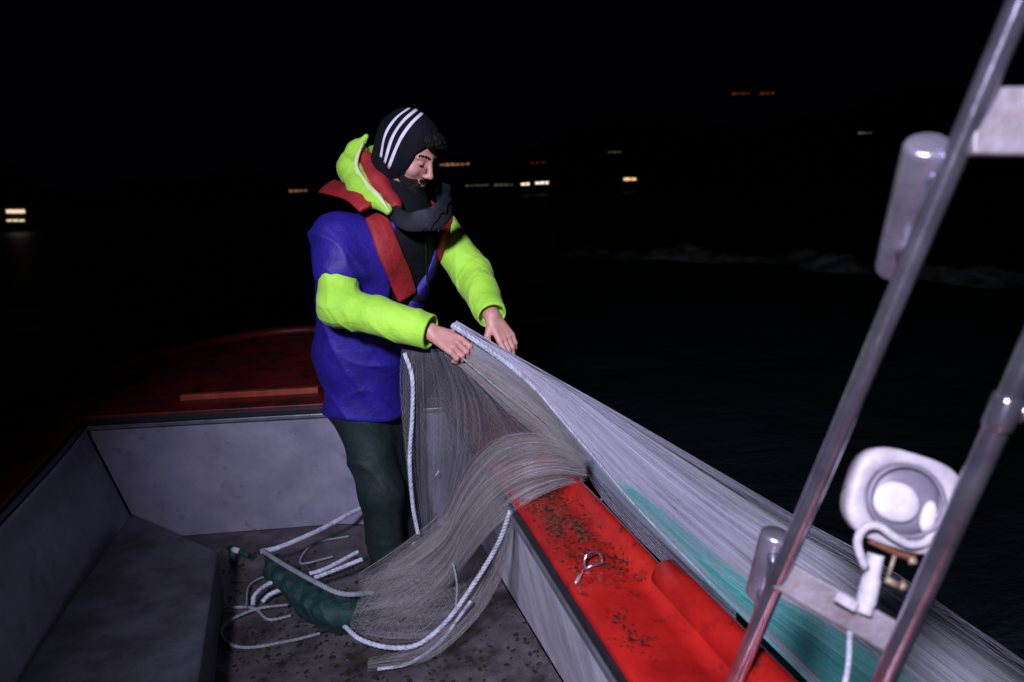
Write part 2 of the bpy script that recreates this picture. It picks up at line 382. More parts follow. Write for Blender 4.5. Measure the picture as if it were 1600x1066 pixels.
# ------------------------------------------------------------------ sea, far shore
SEA = -0.35
def sea_mat():
    m, nt, b = nodes('black_night_water')
    b.inputs['Base Color'].default_value = (0.006, 0.013, 0.016, 1); b.inputs['Roughness'].default_value = 0.42; b.inputs['IOR'].default_value = 1.33
    n = noise(nt, 1.1, 8, 0.6, ((1, 1.8, 1), (0, 0, 0.3)), 0.6); bp = nt.nodes.new('ShaderNodeBump'); bp.inputs['Strength'].default_value = 0.55; bp.inputs['Distance'].default_value = 0.4
    nt.links.new(n.outputs[0], bp.inputs['Height']); nt.links.new(bp.outputs[0], b.inputs['Normal'])
    return m
M_sea = sea_mat()
gx = np.unique(np.concatenate([np.linspace(-4, 12, 110), np.geomspace(12, 3500, 26), -np.geomspace(4, 3500, 26)]))
gy = np.unique(np.concatenate([np.linspace(-3, 14, 110), np.geomspace(14, 3500, 30), -np.geomspace(3, 300, 10)]))
GX, GY = np.meshgrid(gx, gy, indexing='ij')
fade = np.exp(-np.maximum(np.hypot(GX, GY) - 10, 0) / 30)
hz = (0.030 * np.sin(GX * 1.7 + 0.9 * GY + 0.6 * np.sin(GY * 1.1)) + 0.020 * np.sin(2.9 * GY - 1.3 * GX + 1) + 0.012 * np.sin(5.3 * GX + 3.7 * GY)) * fade
V = np.stack([GX, GY, hz + SEA], -1).reshape(-1, 3); ny = len(gy)
F = [(i * ny + j, (i + 1) * ny + j, (i + 1) * ny + j + 1, i * ny + j + 1) for i in range(len(gx) - 1) for j in range(ny - 1)]
sea = mesh_obj('sea', V, F, M_sea); tag(sea, 'black rippled sea at night', kind='structure')

# ridge of foam on a breaking swell
M_foam = mat('pale_sea_foam', (0.02, 0.04, 0.04), (0.36, 0.50, 0.50), 1.3, 0.9, bump=0.8, bscale=6, lo=.42, hi=.75)
w0, w1 = Zp(870, 393, SEA), Zp(1720, 440, SEA)
nu_, nv_ = 160, 14; V = []; dd_ = unit(w1 - w0); pn = arr(dd_[1], -dd_[0], 0)
for i in range(nu_):
    t = i / (nu_ - 1); en = min(1, t * 6, (1 - t) * 6); c = w0 * (1 - t) + w1 * t + pn * (.5 * math.sin(t * 9) + .2 * math.sin(t * 31))
    h_ = en * (.26 + .10 * math.sin(t * 23) + .06 * math.sin(t * 57 + 1) + .03 * math.sin(t * 131))
    for j in range(nv_):
        v = j / (nv_ - 1); V.append(c + pn * ((v - .5) * 1.9) + arr(0, 0, -.06 + h_ * math.sin(v * math.pi) ** 1.5 + .02 * math.sin(i * 1.7 + j * 2.3)))
mb = MB(); mb.add(V, [(i * nv_ + j, (i + 1) * nv_ + j, (i + 1) * nv_ + j + 1, i * nv_ + j + 1) for i in range(nu_ - 1) for j in range(nv_ - 1)])
fo = mb.build('foam', M_foam); tag(fo, 'faint line of foam on a breaking wave beyond the net', 'foam', kind='stuff')

M_hill = mat('dark_hillside_scrub', (0.02, 0.025, 0.015), (0.04, 0.04, 0.03), 0.02, 0.9)
hx = np.linspace(-900, 1100, 90); hyv = np.linspace(425, 1000, 24)
V = []
for x in hx:
    for y in hyv:
        s = (y - 425) / 575
        z = SEA - 3 + (10 + 95 * (0.5 + 0.5 * math.sin(x * 0.004 - 0.4)) + 26 * math.sin(x * 0.013) + 12 * math.sin(x * 0.04 + y * 0.03)) * s ** 0.8 * (1.0 if s > 0 else 0) + 1.5
        V.append((x, y, z))
n = len(hyv); F = [(i * n + j, (i + 1) * n + j, (i + 1) * n + j + 1, i * n + j + 1) for i in range(len(hx) - 1) for j in range(n - 1)]
hill = mesh_obj('hills', V, F, M_hill); tag(hill, 'black hills along the far shore', kind='structure')

E_warm = emis('warm_window_light', (1.0, 0.55, 0.22), 1.3); E_white = emis('white_quay_light', (1.0, 0.86, 0.72), 1.6)
E_dim = emis('dim_window_light', (1.0, 0.80, 0.70), 0.10); E_red = emis('red_hill_light', (1.0, 0.16, 0.05), 0.09); E_or = emis('orange_quay_light', (1.0, 0.45, 0.2), 0.32)
M_bld = mat('unlit_shore_building', (0.10, 0.10, 0.10), (0.07, 0.07, 0.07), 0.3, 0.8)
def shore_house(px, py, wpx, em, label, hpx=3.0, y=410.0, nwin=None, grp='lit buildings on the far shore'):
    c = K(px, py, y); w = wpx * y / FPX / 2; h = hpx * y / FPX / 2; base = min(c[2] - 2.6, max(SEA, c[2] - 3.2))
    e = empty('waterfront_building', (c[0], y + 4, base), label, 'building', grp)
    hw = w + 0.9; top = c[2] + h + 0.7
    m = MB(); m.box((c[0], y + 4, (base + top) / 2 - 0.2), (hw, 0, 0), (0, 4, 0), (0, 0, (top - base) / 2 + 0.2)); m.build('wall', M_bld, e, False)
    m = MB(); m.add([(c[0] - hw - .4, y - .4, top), (c[0] + hw + .4, y - .4, top), (c[0] + hw + .4, y + 8.4, top), (c[0] - hw - .4, y + 8.4, top), (c[0] - hw - .4, y + 4, top + 2.2), (c[0] + hw + .4, y + 4, top + 2.2)],
                    [(0, 1, 5, 4), (2, 3, 4, 5), (1, 2, 5), (3, 0, 4), (3, 2, 1, 0)]); m.build('roof', M_bld, e, False)
    k = nwin or max(2, int(wpx / 7)); step = 2 * w / k
    for i in range(k):
        x = c[0] - w + (i + .5) * step; dz = random.uniform(-.12, .12)
        m = MB(); m.box((x, y - 0.06, c[2] + dz), (step * random.uniform(.26, .5), 0, 0), (0, 0.05, 0), (0, 0, h * random.uniform(.4, .95))); m.build('window', em, e, False)
    return e
shore_house(466, 298, 30, E_or, 'small building with orange lit windows on the shore left of the man', 4)
shore_house(711, 257, 46, E_or, 'building with orange window band just right of the face of the man', 3.5)
shore_house(745, 290, 36, E_dim, 'dim pale lit shed at the left end of the quay row', 2.6)
shore_house(787, 289, 30, E_dim, 'dim pale lit shed in the middle of the quay row', 2.6)
shore_house(821, 288, 14, E_white, 'narrow bright lit building second from right in quay row', 4)
shore_house(847, 286, 22, E_white, 'brightest white lit building at right end of quay row', 4.5)
shore_house(985, 280, 20, E_warm, 'lone warm lit building standing right of the quay row', 4.5)
shore_house(840, 254, 26, E_red, 'faint red lit building above the quay row', 2.2)
shore_house(960, 238, 22, E_dim, 'very faint lit building above the lone warm one', 1.6)
shore_house(1158, 146, 28, E_red, 'left of two red lit buildings high on the hill', 3.4, 560)
shore_house(1199, 146, 24, E_red, 'right of two red lit buildings high on the hill', 3.4, 560)
shore_house(1352, 208, 22, E_dim, 'small pale lit building on the hill beside the ladder', 3.0, 520)

# far fishing boat at the left
bc = Zp(36, 362, SEA)
by = min(bc[1], 95.0); bc = K(36, 352, by); sc_ = by / FPX
fb = empty('distant_boat', (bc[0], by, SEA), 'distant boat with two rows of glowing cabin windows on the black sea', 'boat')
L = 46 * sc_; hb = bc[2]
hb = SEA
sec = []
for i in range(9):
    t = i / 8 * 2 - 1; w = 2.0 * sc_ * 6 * max(0.05, (1 - max(t, 0) ** 2.2)); sh = 0.6 + 0.5 * max(t, 0) ** 2
    sec += [(bc[0] + t * L, by - w * .25, hb + sh), (bc[0] + t * L * .9, by - w * .12, hb - .2), (bc[0] + t * L * .9, by + w * .12, hb - .2), (bc[0] + t * L, by + w * .25, hb + sh)]
F = [(i * 4 + j, i * 4 + j + 1, i * 4 + 5 + j, i * 4 + 4 + j) for i in range(8) for j in range(3)] + [(i * 4 + 3, i * 4, i * 4 + 4, i * 4 + 7) for i in range(8)] + [(0, 1, 2, 3), (35, 34, 33, 32)]
mesh_obj('hull', sec, F, M_bld, fb)
E_bw = emis('bright_cabin_light', (1.0, 0.74, 0.46), 1.1)
cz0 = K(36, 336, by)[2]
m = MB(); m.box((bc[0], by, cz0), (19 * sc_, 0, 0), (0, .8, 0), (0, 0, 15 * sc_)); m.build('cabin', M_bld, fb, False, 0.1)
for py, col in ((330, E_bw), (344, E_bw)):
    for i in range(3):
        p = K(36 + (i - 1) * 9.5, py, by); m = MB(); m.box((p[0], by - .84, p[2]), ((4.3 if py < 340 else 3.6) * sc_, 0, 0), (0, .03, 0), (0, 0, (2.6 if py < 340 else 1.3) * sc_)); m.build('window', col, fb, False)
m = MB(); m.tube([(bc[0] + .3, by, cz0), (bc[0] + .3, by, cz0 + 3.2)], 0.06, 6); m.build('mast', M_bld, fb)

# ------------------------------------------------------------------ the boat underfoot
ZG = 0.60
a_dir = unit((-0.268, 0.9634, 0)); b_dir = arr(a_dir[1], -a_dir[0], 0)
boat = empty('fishing_boat', (-0.6, 1.6, 0), 'open fishing boat with grey inner sides and bright red gunwale', 'boat')
# inner edge (top) of the bulwarks, starboard from behind the camera forwards, then far wall, then port side
inner = [arr(0.85, -1.30), arr(0.194, 1.046), arr(-0.001, 1.754), arr(-0.30, 2.815), arr(-0.825, 2.787), arr(-1.79, 2.717), arr(-1.519, 1.866), arr(-0.62, -1.30)]
inset = [arr(1.00, -1.30), arr(0.335, 1.046), arr(0.115, 1.80), arr(-0.22, 2.80), arr(-0.82, 2.86), arr(-1.66, 2.78), arr(-1.40, 1.866), arr(-0.52, -1.30)]
def strip(name, i0, i1, mtl, z0=0.0, z1=ZG - 0.045):
    t0, t1 = inner[i0], inner[i1]; b0, b1 = inset[i0], inset[i1]; n = 14
    V = []; th = 0.02
    d = unit(t1 - t0); nn = arr(-d[1], d[0]) * -1      # outward
    for k in range(n + 1):
        s = k / n
        for (p, q, z) in ((t0, t1, z1), (b0, b1, z0)):
            w = p * (1 - s) + q * s; V.append((w[0] + nn[0] * .006, w[1] + nn[1] * .006, z)); V.append((w[0] + nn[0] * (th + .006), w[1] + nn[1] * (th + .006), z))
    F = []
    for k in range(n):
        a = 4 * k; c = a + 4
        F += [(a, a + 2, c + 2, c), (a + 1, c + 1, c + 3, a + 3), (a, c, c + 1, a + 1)]
    return mesh_obj(name, V, F, mtl, boat, False)
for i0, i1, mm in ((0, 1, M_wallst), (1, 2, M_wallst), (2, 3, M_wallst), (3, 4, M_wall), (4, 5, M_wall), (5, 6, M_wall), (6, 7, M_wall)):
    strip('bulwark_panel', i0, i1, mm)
mb = MB(); poly = [tuple(p) for p in inset]
mb.prism(poly, -0.05, 0.0); mb.build('deck_floor', M_floor, boat, False)
# rim (outer) of the hull
outer = [arr(1.12, -1.30), arr(0.43, 1.035), arr(0.19, 1.935), arr(0.02, 2.60), arr(-0.22, 3.40), arr(-0.62, 4.02), arr(-1.10, 4.32), arr(-1.56, 4.28), arr(-1.985, 3.75), arr(-2.232, 2.849), arr(-2.02, 1.60), arr(-1.30, -1.30)]
out_s = spline([arr(p[0], p[1], 0) for p in outer], 90)
# starboard cap: cross-section swept along the inner edge
def cap_sweep(name, path, prof, mtl):
    P = spline(path, 60); V = []; F = []
    T = np.gradient(P, axis=0); m = len(prof)
    for i, p in enumerate(P):
        t = unit(T[i]); nn = arr(t[1], -t[0], 0)
        for (o, z) in prof: V.append(p + nn * o + arr(0, 0, z + ZG))
    for i in range(len(P) - 1):
        for j in range(m): F.append((i * m + j, (i + 1) * m + j, (i + 1) * m + (j + 1) % m, i * m + (j + 1) % m))
    F += [tuple(range(m)), tuple((len(P) - 1) * m + j for j in range(m - 1, -1, -1))]
    return mesh_obj(name, V, F, mtl, boat)
star = [arr(p[0], p[1], 0) for p in (inner[0], inner[1], inner[2], inner[3])]
prof = [(0, -0.035), (0, -0.004), (0.004, 0.0), (0.06, 0.001), (0.118, 0.0), (0.135, -0.006), (0.150, -0.010), (0.166, -0.004), (0.178, 0.014), (0.192, 0.024), (0.206, 0.024), (0.218, 0.014), (0.224, -0.004), (0.224, -0.05), (0.2, -0.055), (0.01, -0.04)]
cap = cap_sweep('gunwale_cap', star, prof, M_red); cap['label'] = 'bright red starboard gunwale cap strewn with weed'
# heavier half-round rail on the near stretch
q0 = Zp(1035, 893, 0.625); tdir = unit(arr(inner[0][0] - inner[1][0], inner[0][1] - inner[1][1], 0))
pts = [q0 + tdir * (s * 2.6) for s in np.linspace(0, 1, 30)]
rad = [0.018, 0.030] + [0.036] * 28
off = unit(arr(-tdir[1], tdir[0], 0)); off = off if off[0] > 0 else -off
pp = [q0 - tdir * 0.012, q0 - tdir * 0.004] + [p for p in pts[0:]]
mb = MB(); mb.tube(np.array(pp) + off * 0.010 + arr(0, 0, -0.010), [0.020, 0.031] + [0.037] * 30, 18); rr_ = mb.build('rub_rail', M_red, boat)
# lips and seals under the cap edge
def along(path, dz, off_, r2, name, mtl):
    P = spline(path, 50); T = np.gradient(P, axis=0); nn = np.stack([T[:, 1], -T[:, 0], 0 * T[:, 0]], 1); nn /= np.linalg.norm(nn, axis=1)[:, None]
    sec = np.array([(-1, -1), (1, -1), (1, 1), (-1, 1)], float)
    mb = MB(); mb.tube(P + nn * off_ + arr(0, 0, ZG + dz), r2, 4, sec=sec, up=(0, 0, 1)); return mb.build(name, mtl, boat, False, 0.002)
along(star, -0.050, -0.004, (0.009, 0.009), 'edge_strip', M_alu)
along(star, -0.026, -0.0045, (0.005, 0.011), 'edge_seal', M_rubber)
farp = [arr(*inner[3], 0), arr(*inner[4], 0), arr(*inner[5], 0)]
along(farp, -0.052, -0.004, (0.009, 0.008), 'edge_strip', M_alu); along(farp, -0.028, -0.004, (0.006, 0.012), 'edge_seal', M_rubber)
portp = [arr(*inner[5], 0), arr(*inner[6], 0), arr(*inner[7], 0)]
along(portp, -0.052, -0.004, (0.009, 0.008), 'edge_strip', M_alu); along(portp, -0.028, -0.004, (0.006, 0.012), 'edge_seal', M_rubber)
# far and port decks at gunwale height (star cap butts against them)
poly = [(-0.06, 2.885), (-0.30, 2.822)] + [tuple(inner[i]) for i in (4, 5, 6, 7)] + [tuple(outer[i]) for i in (11, 10, 9, 8, 7, 6, 5, 4)]
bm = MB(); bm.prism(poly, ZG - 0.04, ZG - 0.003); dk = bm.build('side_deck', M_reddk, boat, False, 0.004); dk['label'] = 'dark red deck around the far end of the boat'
# raised outer rim
mb = MB(); P = out_s[18:] + arr(0, 0, ZG + 0.02); mb.tube(P, (0.035, 0.03), 12); rm = mb.build('outer_rim', M_reddk, boat)
# hull sides
V = []; F = []
for i, p in enumerate(out_s):
    c = arr(-0.7, 1.6, 0); d = (p - c) * arr(1, 1, 0); V += [p + arr(0, 0, ZG - 0.03) - unit(d) * 0.006, c + d * 0.93 + arr(0, 0, SEA + .1), c + d * 0.80 + arr(0, 0, SEA - .35)]
for i in range(len(out_s) - 1):
    for j in (0, 1): F.append((3 * i + j, 3 * i + 3 + j, 3 * i + 4 + j, 3 * i + 1 + j))
mesh_obj('hull', V, F, M_hull, boat)
# orange batten and a slimmer one along the far deck
w0, w1 = Zp(283, 621, ZG + .01), Zp(498, 609, ZG + .01)
mb = MB(); c = (w0 + w1) / 2; d = (w1 - w0) / 2; mb.box(c, d, unit(arr(-d[1], d[0], 0)) * 0.016, (0, 0, 0.013)); mb.build('wooden_batten', M_wood, boat, False, 0.003)
# raised box on the floor, port side
bx = [(-1.61, 2.639), (-1.106, 2.294), (-0.867, 1.592), (-0.28, -1.25), (-0.60, -1.28), (-1.43, 1.85)]
mb = MB(); mb.prism(bx, 0.003, 0.2); mb.build('raised_locker', M_box, boat, False, 0.012, 3)

# ------------------------------------------------------------------ scraps on the gunwale and floor
def scraps(name, mtl, n, where, size, label, cat, parent=None):
    mb = MB()
    for _ in range(n):
        p = where(); 
        if p is None: continue
        s = size * random.uniform(.4, 1.3); a = random.uniform(0, 6.28); k = random.randint(4, 6)
        el = random.uniform(.25, .8); ring = []
        for j in range(k):
            th = j / k * 6.28; x = math.cos(th) * s; y = math.sin(th) * s * el * random.uniform(.7, 1.3)
            ring.append(p + arr(x * math.cos(a) - y * math.sin(a), x * math.sin(a) + y * math.cos(a), 0.001))
        mb.add(ring + [p + arr(0, 0, s * random.uniform(.3, .7))], [(j, (j + 1) % k, k) for j in range(k)])
    o = mb.build(name, mtl); tag(o, label, cat, kind='stuff'); return o
def on_cap(s0, s1, t0=0.01, t1=0.17, bias=1.0):
    def w():
        s = s0 + (s1 - s0) * random.random() ** bias; p = arr(-0.001, 1.754, 0) + a_dir * s + arr(0.964, 0.268, 0) * random.uniform(t0, t1)
        return arr(p[0], p[1], ZG + (0.0015 if random.random() < .9 else 0.004))
    return w
def clumps(cs):
    def w():
        if random.random() < .3: return on_cap(0.25, -0.45, bias=.9)()
        (sc_, tc_, sd) = random.choice(cs); s_ = random.gauss(sc_, sd); t_ = random.gauss(tc_, sd * .35)
        if not .004 < t_ < .19: return None
        p = arr(-0.001, 1.754, 0) + a_dir * s_ + arr(0.964, 0.268, 0) * t_; return arr(p[0], p[1], ZG + random.choice((.0015, .004, .007)))
    return w
weed_c = [(.22, .12, .05), (.16, .05, .05), (.08, .11, .04), (.05, .04, .04), (-.04, .08, .05), (-.14, .06, .04), (-.20, .11, .03)]
scraps('weed_scraps', M_weed, 1300, clumps(weed_c), 0.0034, 'olive weed and shell scraps scattered over the red gunwale below the net', 'weed')
scraps('wet_scraps', M_grime, 1100, clumps(weed_c + [(-.35, .13, .05), (-.62, .05, .04), (-.30, .05, .06), (.2, .14, .04)]), 0.0042, 'black wet specks spread along the red gunwale', 'debris')
def on_floor():
    if random.random() < .55: p = Zp(random.uniform(340, 560), random.uniform(860, 1060), 0)
    else: p = Zp(random.uniform(540, 860), random.uniform(900, 1066), 0)
    return arr(p[0], p[1], 0.0015)
scraps('floor_debris', M_grime, 520, on_floor, 0.010, 'black bits of weed and dirt on the grey boat floor', 'debris')
# shackle and scales
sp = Zp(928, 885, ZG + .006); mb = MB(); th = np.linspace(-.35, math.pi + .35, 16)
e1 = unit(arr(.95, .3, 0.1)); e2 = unit(arr(-.1, .35, .9))
mb.tube([sp + e1 * math.cos(t) * 0.022 + e2 * (math.sin(t) * 0.024 + .010) for t in th], 0.0032, 8)
mb.tube([sp - e1 * .027 + e2 * .002, sp + e1 * .027 + e2 * .002], 0.0036, 8)
tag(mb.build('shackle', M_steel), 'small shiny steel shackle lying on the red gunwale', 'shackle')
for (px, py, lab) in ((939, 782, 'tiny silver fish on the outer edge of gunwale under the net'), (905, 903, 'tiny pinkish silver fish beside the shackle on the gunwale')):
    c = Zp(px, py, ZG + .008); d = unit(arr(.45, .85, .1)); mb = MB()
    P = [c + d * s for s in (-.022, -.018, -.008, .004, .014, .018, .024)]; mb.tube(P, np.array([(.0006, .001), (.003, .005), (.004, .007), (.0035, .006), (.0015, .002), (.001, .003), (.0006, .007)]), 8)
    tag(mb.build('small_fish', M_fish), lab, 'fish', 'small fish on the gunwale')

# ------------------------------------------------------------------ steel ladder on the gunwale
lad = empty('steel_ladder', Zp(1150, 1066, ZG), 'stainless steel ladder with two leaning rails at the right edge', 'ladder')
rA0, rA1 = D(1128, 1112, 1.20), D(1612, -40, 0.70)
def railA(px, py):
    # point of rail A nearest a picture ray
    d = ray(px, py); u = rA1 - rA0; w = CAM - rA0
    A = np.array([[u @ u, -u @ d], [u @ d, -d @ d]]); s, _ = np.linalg.solve(A, np.array([w @ u, w @ d])); return rA0 + u * s
rB0, rB1 = D(1356, 1120, 1.00), D(1700, 345, 0.72)
rdir = unit(rA1 - rA0); rdirB = unit(rB1 - rB0)
def rail_mesh(p0, p1, r): mb = MB(); mb.tube(np.linspace(p0, p1, 30), r, 20); return mb.build('side_rail', M_steel, lad)
rail_mesh(rA0, rA1 + rdir * .3, 0.0136); rail_mesh(rB0, rB1 + rdirB * .3, 0.0146)
# treads: flat plates
def tread(p, q, wd, th):
    mb = MB(); c = (p + q) / 2; d = (q - p) / 2; n_ = unit(np.cross(d, wd)); mb.box(c, d, np.asarray(wd), n_ * th); return mb.build('tread', M_tread, lad, False, 0.004, 3)
pA = railA(1236, 905); pB = D(1408, 1003, 1.0)
wv = unit(np.cross(unit(pB - pA), unit(CAM - pA)))
tread(pA, pB, wv * 0.026 + arr(0, .006, 0), 0.006)
pA = railA(1535, 195); pB = pA + (D(1700, 192, 0.74) - pA)
tread(pA, pB, unit(CU) * 0.038, 0.008)
# capped tubes welded beside the first rail
def pod(pa, pb, r, clock):
    t = unit(pb - pa); L_ = np.linalg.norm(pb - pa)
    prof_ = [(0, .05), (.0005, .80), (.003, .93), (.007, .99), (.012, 1.0)]
    zs = [z for z, _ in prof_] + [L_ - z for z, _ in prof_[::-1]]; rs = [r * q for _, q in prof_] + [r * q for _, q in prof_[::-1]]
    mb = MB(); mb.tube([pa + t * z for z in zs], rs, 24); o = mb.build('standoff_tube', M_tube, lad)
    for s in (.22, .78):
        m2 = MB()
        c = pa + (pb - pa) * s; rr2 = railA(*clock); rp = rA0 + rdir * ((c - rA0) @ rdir); m2.tube([c, rp], 0.010, 8); m2.build('weld_bracket', M_steel, lad)
pod(D(1451, 222, .80), D(1398, 424, .945), 0.0265, (1480, 330)); pod(D(1214, 832, 1.17), D(1188, 934, 1.21), 0.0265, (1240, 890))
# clamp on the second rail
c = rB0 + rdirB * ((D(1585, 650, .8) - rB0) @ rdirB); mb = MB(); mb.tube([c - rdirB * .022, c - rdirB * .018, c + rdirB * .018, c + rdirB * .022], [.0155, .0175, .0175, .0155], 20); cc = c + CX * .022
mb.tube([c, cc - CX * .004, cc, cc + CX * .016, cc + CX * .018], [.007, .007, .013, .013, .009], 12); mb.build('clamp', M_steel, lad)
# short lashing on the lower tread
cd0, cd1 = D(1328, 985, 1.02), D(1308, 1110, 1.06)
mb = MB(); mb.tube(spline([cd0, (cd0 + cd1) / 2 + CX * .006, cd1], 20), 0.0042, 8); tag(mb.build('cord', M_rope), 'pale cord hanging down from the lower ladder step', 'cord')

# ------------------------------------------------------------------ deck lamp between the rails
LD = 1.03
lc = D(1412, 782, LD)
tl = unit(-_f * 1.0 + CX * -0.12 + CU * 0.10); lr = unit(np.cross(CU, tl)); lu = np.cross(tl, lr)
ang = R(-17); LR = lr * math.cos(ang) + lu * math.sin(ang); LU = -lr * math.sin(ang) + lu * math.cos(ang)
lamp = empty('deck_lamp', lc, 'round faced lamp in a white rounded square housing with rust, behind the ladder rail', 'lamp')
def se_ring(rx, ry, z, e=3.2, n=40, cx=0, cy=0):
    return [lc + LR * (cx + rx * math.copysign(abs(math.cos(t)) ** (2 / e), math.cos(t))) + LU * (cy + ry * math.copysign(abs(math.sin(t)) ** (2 / e), math.sin(t))) + tl * z for t in np.linspace(0, 2 * math.pi, n, endpoint=False)]
def loft(rings, name, mtl, parent, caps=True):
    m = len(rings[0]); V = [p for r_ in rings for p in r_]; F = []
    for i in range(len(rings) - 1):
        for j in range(m): k = (j + 1) % m; F.append((i * m + j, i * m + k, (i + 1) * m + k, (i + 1) * m + j))
    if caps: F += [tuple(range(m - 1, -1, -1)), tuple((len(rings) - 1) * m + j for j in range(m))]
    return mesh_obj(name, V, F, mtl, parent)
loft([se_ring(.052, .050, -.075), se_ring(.068, .064, -.06), se_ring(.077, .071, -.03), se_ring(.080, .073, -.004), se_ring(.079, .072, .004), se_ring(.075, .068, .008), se_ring(.062, .058, .009, 2.4), se_ring(.056, .055, .004, 2.0), se_ring(.053, .053, -.004, 2.0)], 'housing', M_white, lamp)
def annulus(r1, r0, z, name, mtl, cx=0, cy=0, h=.004):
    return loft([se_ring(r1, r1, z - h, 2, 40, cx, cy), se_ring(r1, r1, z, 2, 40, cx, cy), se_ring((r1 + r0) / 2, (r1 + r0) / 2, z + h * .7, 2, 40, cx, cy), se_ring(r0, r0, z, 2, 40, cx, cy), se_ring(r0, r0, z - h, 2, 40, cx, cy)], name, mtl, lamp, False)
annulus(.056, .049, .011, 'bezel', M_ring)
loft([se_ring(.0505, .0505, -.003, 2), se_ring(.0500, .0500, .002, 2), se_ring(.030, .030, .003, 2)], 'reflector', M_ring, lamp)
def lensr(cx, cy, rx, ry, name, z0=.004):
    rings = [se_ring(rx, ry, z0, 2.2, 32, cx, cy), se_ring(rx, ry, z0 + .004, 2.2, 32, cx, cy), se_ring(rx * .8, ry * .8, z0 + .009, 2.2, 32, cx, cy), se_ring(rx * .4, ry * .4, z0 + .011, 2.2, 32, cx, cy)]
    return loft(rings, name, M_lens, lamp)
lensr(-.012, -.006, .033, .030, 'lens'); lensr(.036, -.012, .011, .024, 'side_reflector', .003)
def LP(px, py, dz=0.0): return D(px, py, LD - dz)
mb = MB(); mb.tube(spline([LP(1352, 888, .01), LP(1340, 850, .018), LP(1350, 826, .026), LP(1372, 822, .028), LP(1398, 840, .026), LP(1425, 852, .024), LP(1448, 846, .02), LP(1458, 826, .01)], 40), .0062, 10); cb = mb.build('cable', M_tape, lamp)
mb = MB(); mb.tube(spline([LP(1368, 866, 0), LP(1362, 900, .004), LP(1354, 935, .02), LP(1349, 960, .026)], 16), np.array([(.015, .011)] * 6 + [(.0165, .013)] * 6 + [(.013, .012)] * 4), 14); mb.build('wrapped_stem', M_tape, lamp)
mb = MB(); mb.box(LP(1322, 940, .034), unit(LP(1345, 957) - LP(1305, 934)) * .017, unit(np.cross(tl, LP(1345, 957) - LP(1305, 934))) * .0075, tl * .004); mb.build('tape_tab', M_tape, lamp, False, .002)
mb = MB(); mb.tube(spline([LP(1362, 838, -.01), LP(1385, 850, -.01), LP(1412, 862, -.012), LP(1428, 866, -.01)], 14), np.array([(.010, .012)] * 14), 10)
mb.tube([LP(1350, 800, -.025), LP(1356, 838, -.022)], .010, 10); mb.build('rusty_bracket', M_rust, lamp)
mb = MB(); mb.tube([LP(1398, 868, -.004), LP(1388, 900, -.004)], .0032, 8); mb.tube([LP(1384, 905, -.002), LP(1404, 916, -.002)], .006, 8); mb.tube([LP(1406, 912, -.002), LP(1412, 918, -.002)], .0085, 6); mb.tube([LP(1420, 876, -.004), LP(1430, 878, -.004)], .006, 6); mb.build('clamp_bolts', M_brass, lamp)

# ------------------------------------------------------------------ the fisherman
man_base = arr(-0.49, 2.47, 0.0)
man = empty('person', man_base, 'man in blue top, neon yellow sleeves and red lifejacket hauling in the net', 'person')
# ---- head frame
hc = K(640, 241, 2.38)
yaw, pit = R(-32), R(-31)
hf = arr(math.cos(yaw) * math.cos(pit), math.sin(yaw) * math.cos(pit), math.sin(pit)); hl = unit(np.cross(arr(0, 0, 1), hf)); hu = np.cross(hf, hl)
HR = np.stack([hf, hl, hu], 1)             # local -> world columns
HS = 0.95
def hw(x, y, z): return hc + HR @ arr(x, y, z) * HS
# ---- joints
neck = K(628, 322, 2.42); chest = K(598, 420, 2.42); waist = K(568, 545, 2.45); pelvis = K(572, 632, 2.47)
shR, shL = K(528, 364, 2.29), K(682, 354, 2.53)
elR, wrR = K(530, 478, 2.17), K(672, 518, 2.07)
elL, wrL = K(738, 428, 2.45), K(768, 493, 2.24)
Fv = unit(arr(0.70, -0.71, 0)); Rv = arr(-0.71, -0.70, 0)
hipR, hipL = pelvis + Rv * .060 + arr(0.03, 0, -.02), pelvis - Rv * .085 + arr(0, 0, -.02)
knR, knL = K(597, 770, 2.37), K(616, 772, 2.52)
anR, anL = arr(-.510, 2.39, .09), arr(-.44, 2.545, .09)
def hand_prims(w, d, nrm, curl, spread=1.0, flip=1, L=1.0):
    """palm, four bent fingers of different length and a thumb. d: along the hand, nrm: back of the hand"""
    d = unit(d); nrm = unit(nrm - d * (nrm @ d)); s = np.cross(d, nrm) * flip   # s points to the thumb side
    pr = []
    kn = [w + d * .088 * L + s * q * spread for q in (.030, .010, -.010, -.029)]
    for k_, q in zip(kn, (.020, .007, -.007, -.020)):
        pr.append((w + d * .012 + s * q * .8, k_ - d * .004, .0135, .0105, .012))
    for k_, ln, c0 in zip(kn, (.072, .080, .075, .060), curl):
        p = k_; dd = d; nn = nrm; r0 = .0092
        for i, (fr, cv) in enumerate(((.46, .55), (.30, .95), (.24, .6))):
            a_ = c0 * cv; dd, nn = unit(dd * math.cos(a_) - nn * math.sin(a_)), unit(nn * math.cos(a_) + dd * math.sin(a_))
            q = p + dd * ln * fr * L; pr.append((p, q, r0, r0 * .9, .004)); p = q; r0 *= .9
    t0 = w + d * .022 + s * .020 - nrm * .004; t1 = t0 + unit(d * .75 + s * .75 - nrm * .35) * .040; t2 = t1 + unit(d * .95 + s * .15 - nrm * .5) * .030; t3 = t2 + unit(d * .9 - s * .15 - nrm * .6) * .024
    pr += [(t0, t1, .0150, .0110, .010), (t1, t2, .0105, .0095, .004), (t2, t3, .0095, .0080, .004)]
    return pr
hdR = K(724, 546, 2.02) - wrR; nR = unit(arr(0.2, -.75, .75))
handR = hand_prims(wrR + unit(hdR) * .01, hdR, nR, (.80, .95, 1.05, 1.15), 1.0, -1)
hdL = K(812, 562, 2.19) - wrL; nL = unit(arr(.55, -.75, .35))
